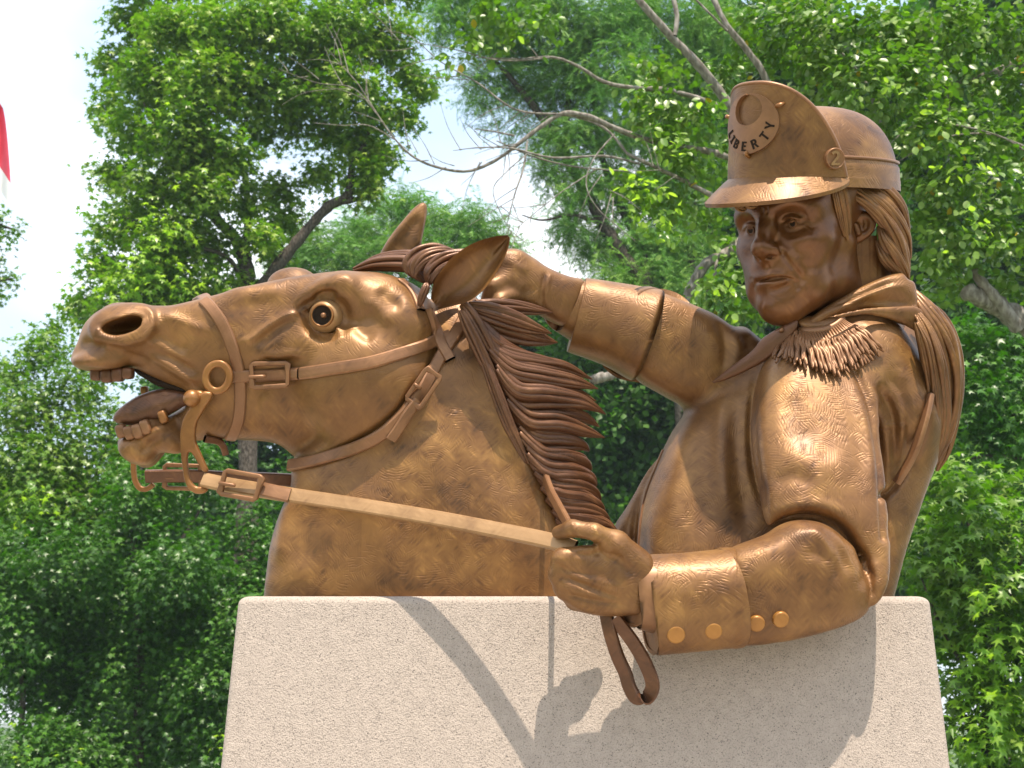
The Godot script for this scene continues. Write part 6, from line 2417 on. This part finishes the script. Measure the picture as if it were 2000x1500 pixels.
	var lobes := [[960, 20, 45, -0.6], [1010, 60, 40, -0.6], [930, 80, 26, -0.6], [900, 112, 16, -0.6], [1060, 40, 45, 0.2], [1270, 130, 40, -0.3], [1310, 200, 55, -0.4], [1240, 200, 45, -0.4], [1360, 240, 60, -0.3], [1290, 270, 45, -0.4], [1400, 150, 60, 0.2], [1330, 330, 60, -0.3], [1250, 390, 45, -0.4], [1220, 360, 30, -0.4], [1300, 400, 45, -0.2], [1370, 420, 50, 0.2], [1290, 450, 30, -0.3], [1400, 320, 60, 0.2],
		[1480, 60, 80, 0.2], [1560, 50, 90, 0], [1640, 60, 95, -0.3], [1730, 60, 95, -0.2], [1820, 60, 95, 0], [1910, 60, 95, 0.2], [1990, 60, 80, 0.2], [1520, 130, 60, 0.3], [1600, 140, 80, -0.2], [1690, 160, 90, -0.4], [1780, 160, 90, -0.2], [1870, 150, 80, 0.2], [1960, 180, 80, 0.3], [1640, 190, 50, 0.2], [1730, 230, 60, -0.2], [1800, 260, 80, -0.3], [1890, 260, 85, 0], [1980, 280, 80, 0.2], [1790, 340, 50, 0], [1850, 360, 80, -0.2], [1940, 370, 85, 0], [1810, 430, 50, 0], [1870, 460, 75, -0.2], [1960, 470, 80, 0], [1820, 520, 45, 0], [1880, 540, 60, 0.3], [1970, 540, 60, 0.2], [1810, 590, 30, 0],
		[1390, 560, 40, -0.1], [1420, 600, 45, 0], [1440, 530, 40, 0], [1370, 640, 30, 0.2], [1420, 480, 40, 0.2], [1475, 610, 30, 0.2]]
	var alder := [Color(0.15, 0.245, 0.05), Color(0.19, 0.285, 0.065), Color(0.12, 0.205, 0.045), Color(0.23, 0.32, 0.09), Color(0.16, 0.26, 0.055), Color(0.14, 0.24, 0.05)]
	var f := foliage(base, lobes, 8.3, 0.070, alder, 0.46, 11, 31, 0.16, 0.6)
	# a few leaves have turned yellow
	for i in range(37, f[0].size() / 16, 240):
		f[0][i * 16 + 12] = 0.55
		f[0][i * 16 + 13] = 0.36
		f[0][i * 16 + 14] = 0.03
	split_leaves(oval, gloss, f[0], t, 300)

func flag() -> void:
	var base := ground_at(-150, 12)
	var root := Node3D.new()
	root.name = "flag"
	root.position = base
	add_child(root)
	tag(root, "red and white striped flag hanging limp at the left edge", "flag")
	mesh_node("pole", limb([[-150, 1300, 12, 12], [-150, 900, 12, 11], [-150, 400, 12, 9], [-150, 60, 12, 8]], base, 0.0, 1, 14, true), M.pole, root)
	var stripes := 4
	for s in stripes:
		var V := PackedVector3Array()
		var I := PackedInt32Array()
		var cols := 26
		var rows := 8
		for i in rows + 1:
			for j in cols + 1:
				var u := float(j) / cols
				var v := (s + float(i) / rows) / stripes
				# top edge droops from the pole to the outer corner
				var x := lerpf(-146.0, 2.0 + 22.0 * sqrt(v), u)
				var y := lerpf(90.0, 205.0, u * u) + v * lerpf(150.0, 205.0, u)
				V.append(far_point(x, y, 12.0 + 0.12 * sin(u * 15.0 + v * 2.0) * u + 0.05 * sin(u * 37.0 + v)) - base)
		for i in rows:
			for j in cols:
				var a := i * (cols + 1) + j
				I.append_array([a, a + 1, a + cols + 1, a + 1, a + cols + 2, a + cols + 1])
		mesh_node("stripe", to_mesh(V, normals(V, I), I), M.flag_red if s % 4 != 3 else M.flag_white, root)

func _ready() -> void:
	var t0 := Time.get_ticks_msec()
	var cam := Camera3D.new()
	cam.name = "camera"
	cam.fov = FOV
	cam.near = 0.05
	cam.far = 400.0
	cam.position = CAM
	cam.rotation_degrees = Vector3(PITCH, 0, 0)
	var attr := CameraAttributesPhysical.new()
	attr.frustum_focal_length = 12.0 / tan(deg_to_rad(FOV * 0.5))
	attr.frustum_focus_distance = 2.3
	attr.exposure_aperture = 11.0
	cam.attributes = attr
	add_child(cam)
	frame = Transform3D(Basis(Vector3(1, 0, 0), deg_to_rad(PITCH)), CAM) * Transform3D(Basis(), Vector3(0, 0, -DIST))
	var we := WorldEnvironment.new()
	we.name = "world_environment"
	var env := Environment.new()
	env.background_mode = Environment.BG_SKY
	env.tonemap_mode = Environment.TONE_MAPPER_LINEAR
	env.tonemap_exposure = 1.9
	env.sdfgi_enabled = true
	env.ssao_enabled = true
	env.ssil_enabled = true
	var sky := Sky.new()
	var sm := PanoramaSkyMaterial.new()
	sm.panorama = cloudy_sky()
	sm.energy_multiplier = 0.86
	sky.sky_material = sm
	env.sky = sky
	env.fog_enabled = true
	env.fog_density = 0.0007
	env.fog_light_color = Color(0.86, 0.93, 0.98)
	we.environment = env
	add_child(we)
	var sun := DirectionalLight3D.new()
	sun.name = "sun"
	sun.light_energy = 1.35
	sun.light_color = Color(1.0, 0.95, 0.87)
	sun.light_angular_distance = 0.5
	sun.shadow_enabled = true
	sun.rotation_degrees = Vector3(-67, 14, 0)
	add_child(sun)
	make_materials()
	base_point = frame * P(1140, 1163, Z_FACE)
	base_point.z -= 0.25
	build_setting()
	var statue := Node3D.new()
	statue.name = "equestrian_statue"
	statue.position = base_point
	add_child(statue)
	tag(statue, "golden brown bronze bust of a uniformed rider and his wide-eyed horse on the pedestal", "statue")
	if SKIP_STATUE:
		return
	build_horse(statue)
	build_rider(statue)
	print("rider ", Time.get_ticks_msec() - t0)

func build_setting() -> void:
	ground()
	pedestal()
	var t0 := Time.get_ticks_msec()
	trees()
	flag()
	print("trees ", Time.get_ticks_msec() - t0)

func ground() -> void:
	var g := PlaneMesh.new()
	g.size = Vector2(500, 500)
	tag(mesh_node("ground", g, M.grass, self), "grassy ground under the trees", "", "", "structure")
	var c := CylinderMesh.new()
	c.top_radius = 5.0
	c.bottom_radius = 5.0
	c.height = 0.1
	c.radial_segments = 64
	var o := mesh_node("paving", c, M.paving, self)
	o.position = Vector3(0, -0.046, 0.5)
	tag(o, "pale paving around the pedestal", "", "", "structure")

# hazy summer sky: pale blue with thin bright cloud all round
func cloudy_sky() -> ImageTexture:
	var w := 1024
	var h := 512
	var im := Image.create(w, h, false, Image.FORMAT_RGBAF)
	var n := noise(1.6, 65, 6)
	for y in h:
		var up := PI * (0.5 - (y + 0.5) / h)
		for x in w:
			var az := TAU * ((x + 0.5) / w - 0.5)
			var d := Vector3(sin(az) * cos(up), sin(up), -cos(az) * cos(up))
			var t := clampf(sin(up), 0.0, 1.0)
			var c := Color(0.68, 0.77, 0.82).lerp(Color(0.36, 0.55, 0.86), pow(t, 0.8))
			var q := Vector3(d.x, d.y * 1.8, d.z)
			var cover := smoothstep(-0.30, 0.28, n.get_noise_3dv(q * 0.9))
			c = c.lerp(Color(1.22, 1.24, 1.26), cover * 0.95)
			if up < 0.0:
				c = Color(0.22, 0.26, 0.16)
			im.set_pixel(x, y, c)
	return ImageTexture.create_from_image(im)
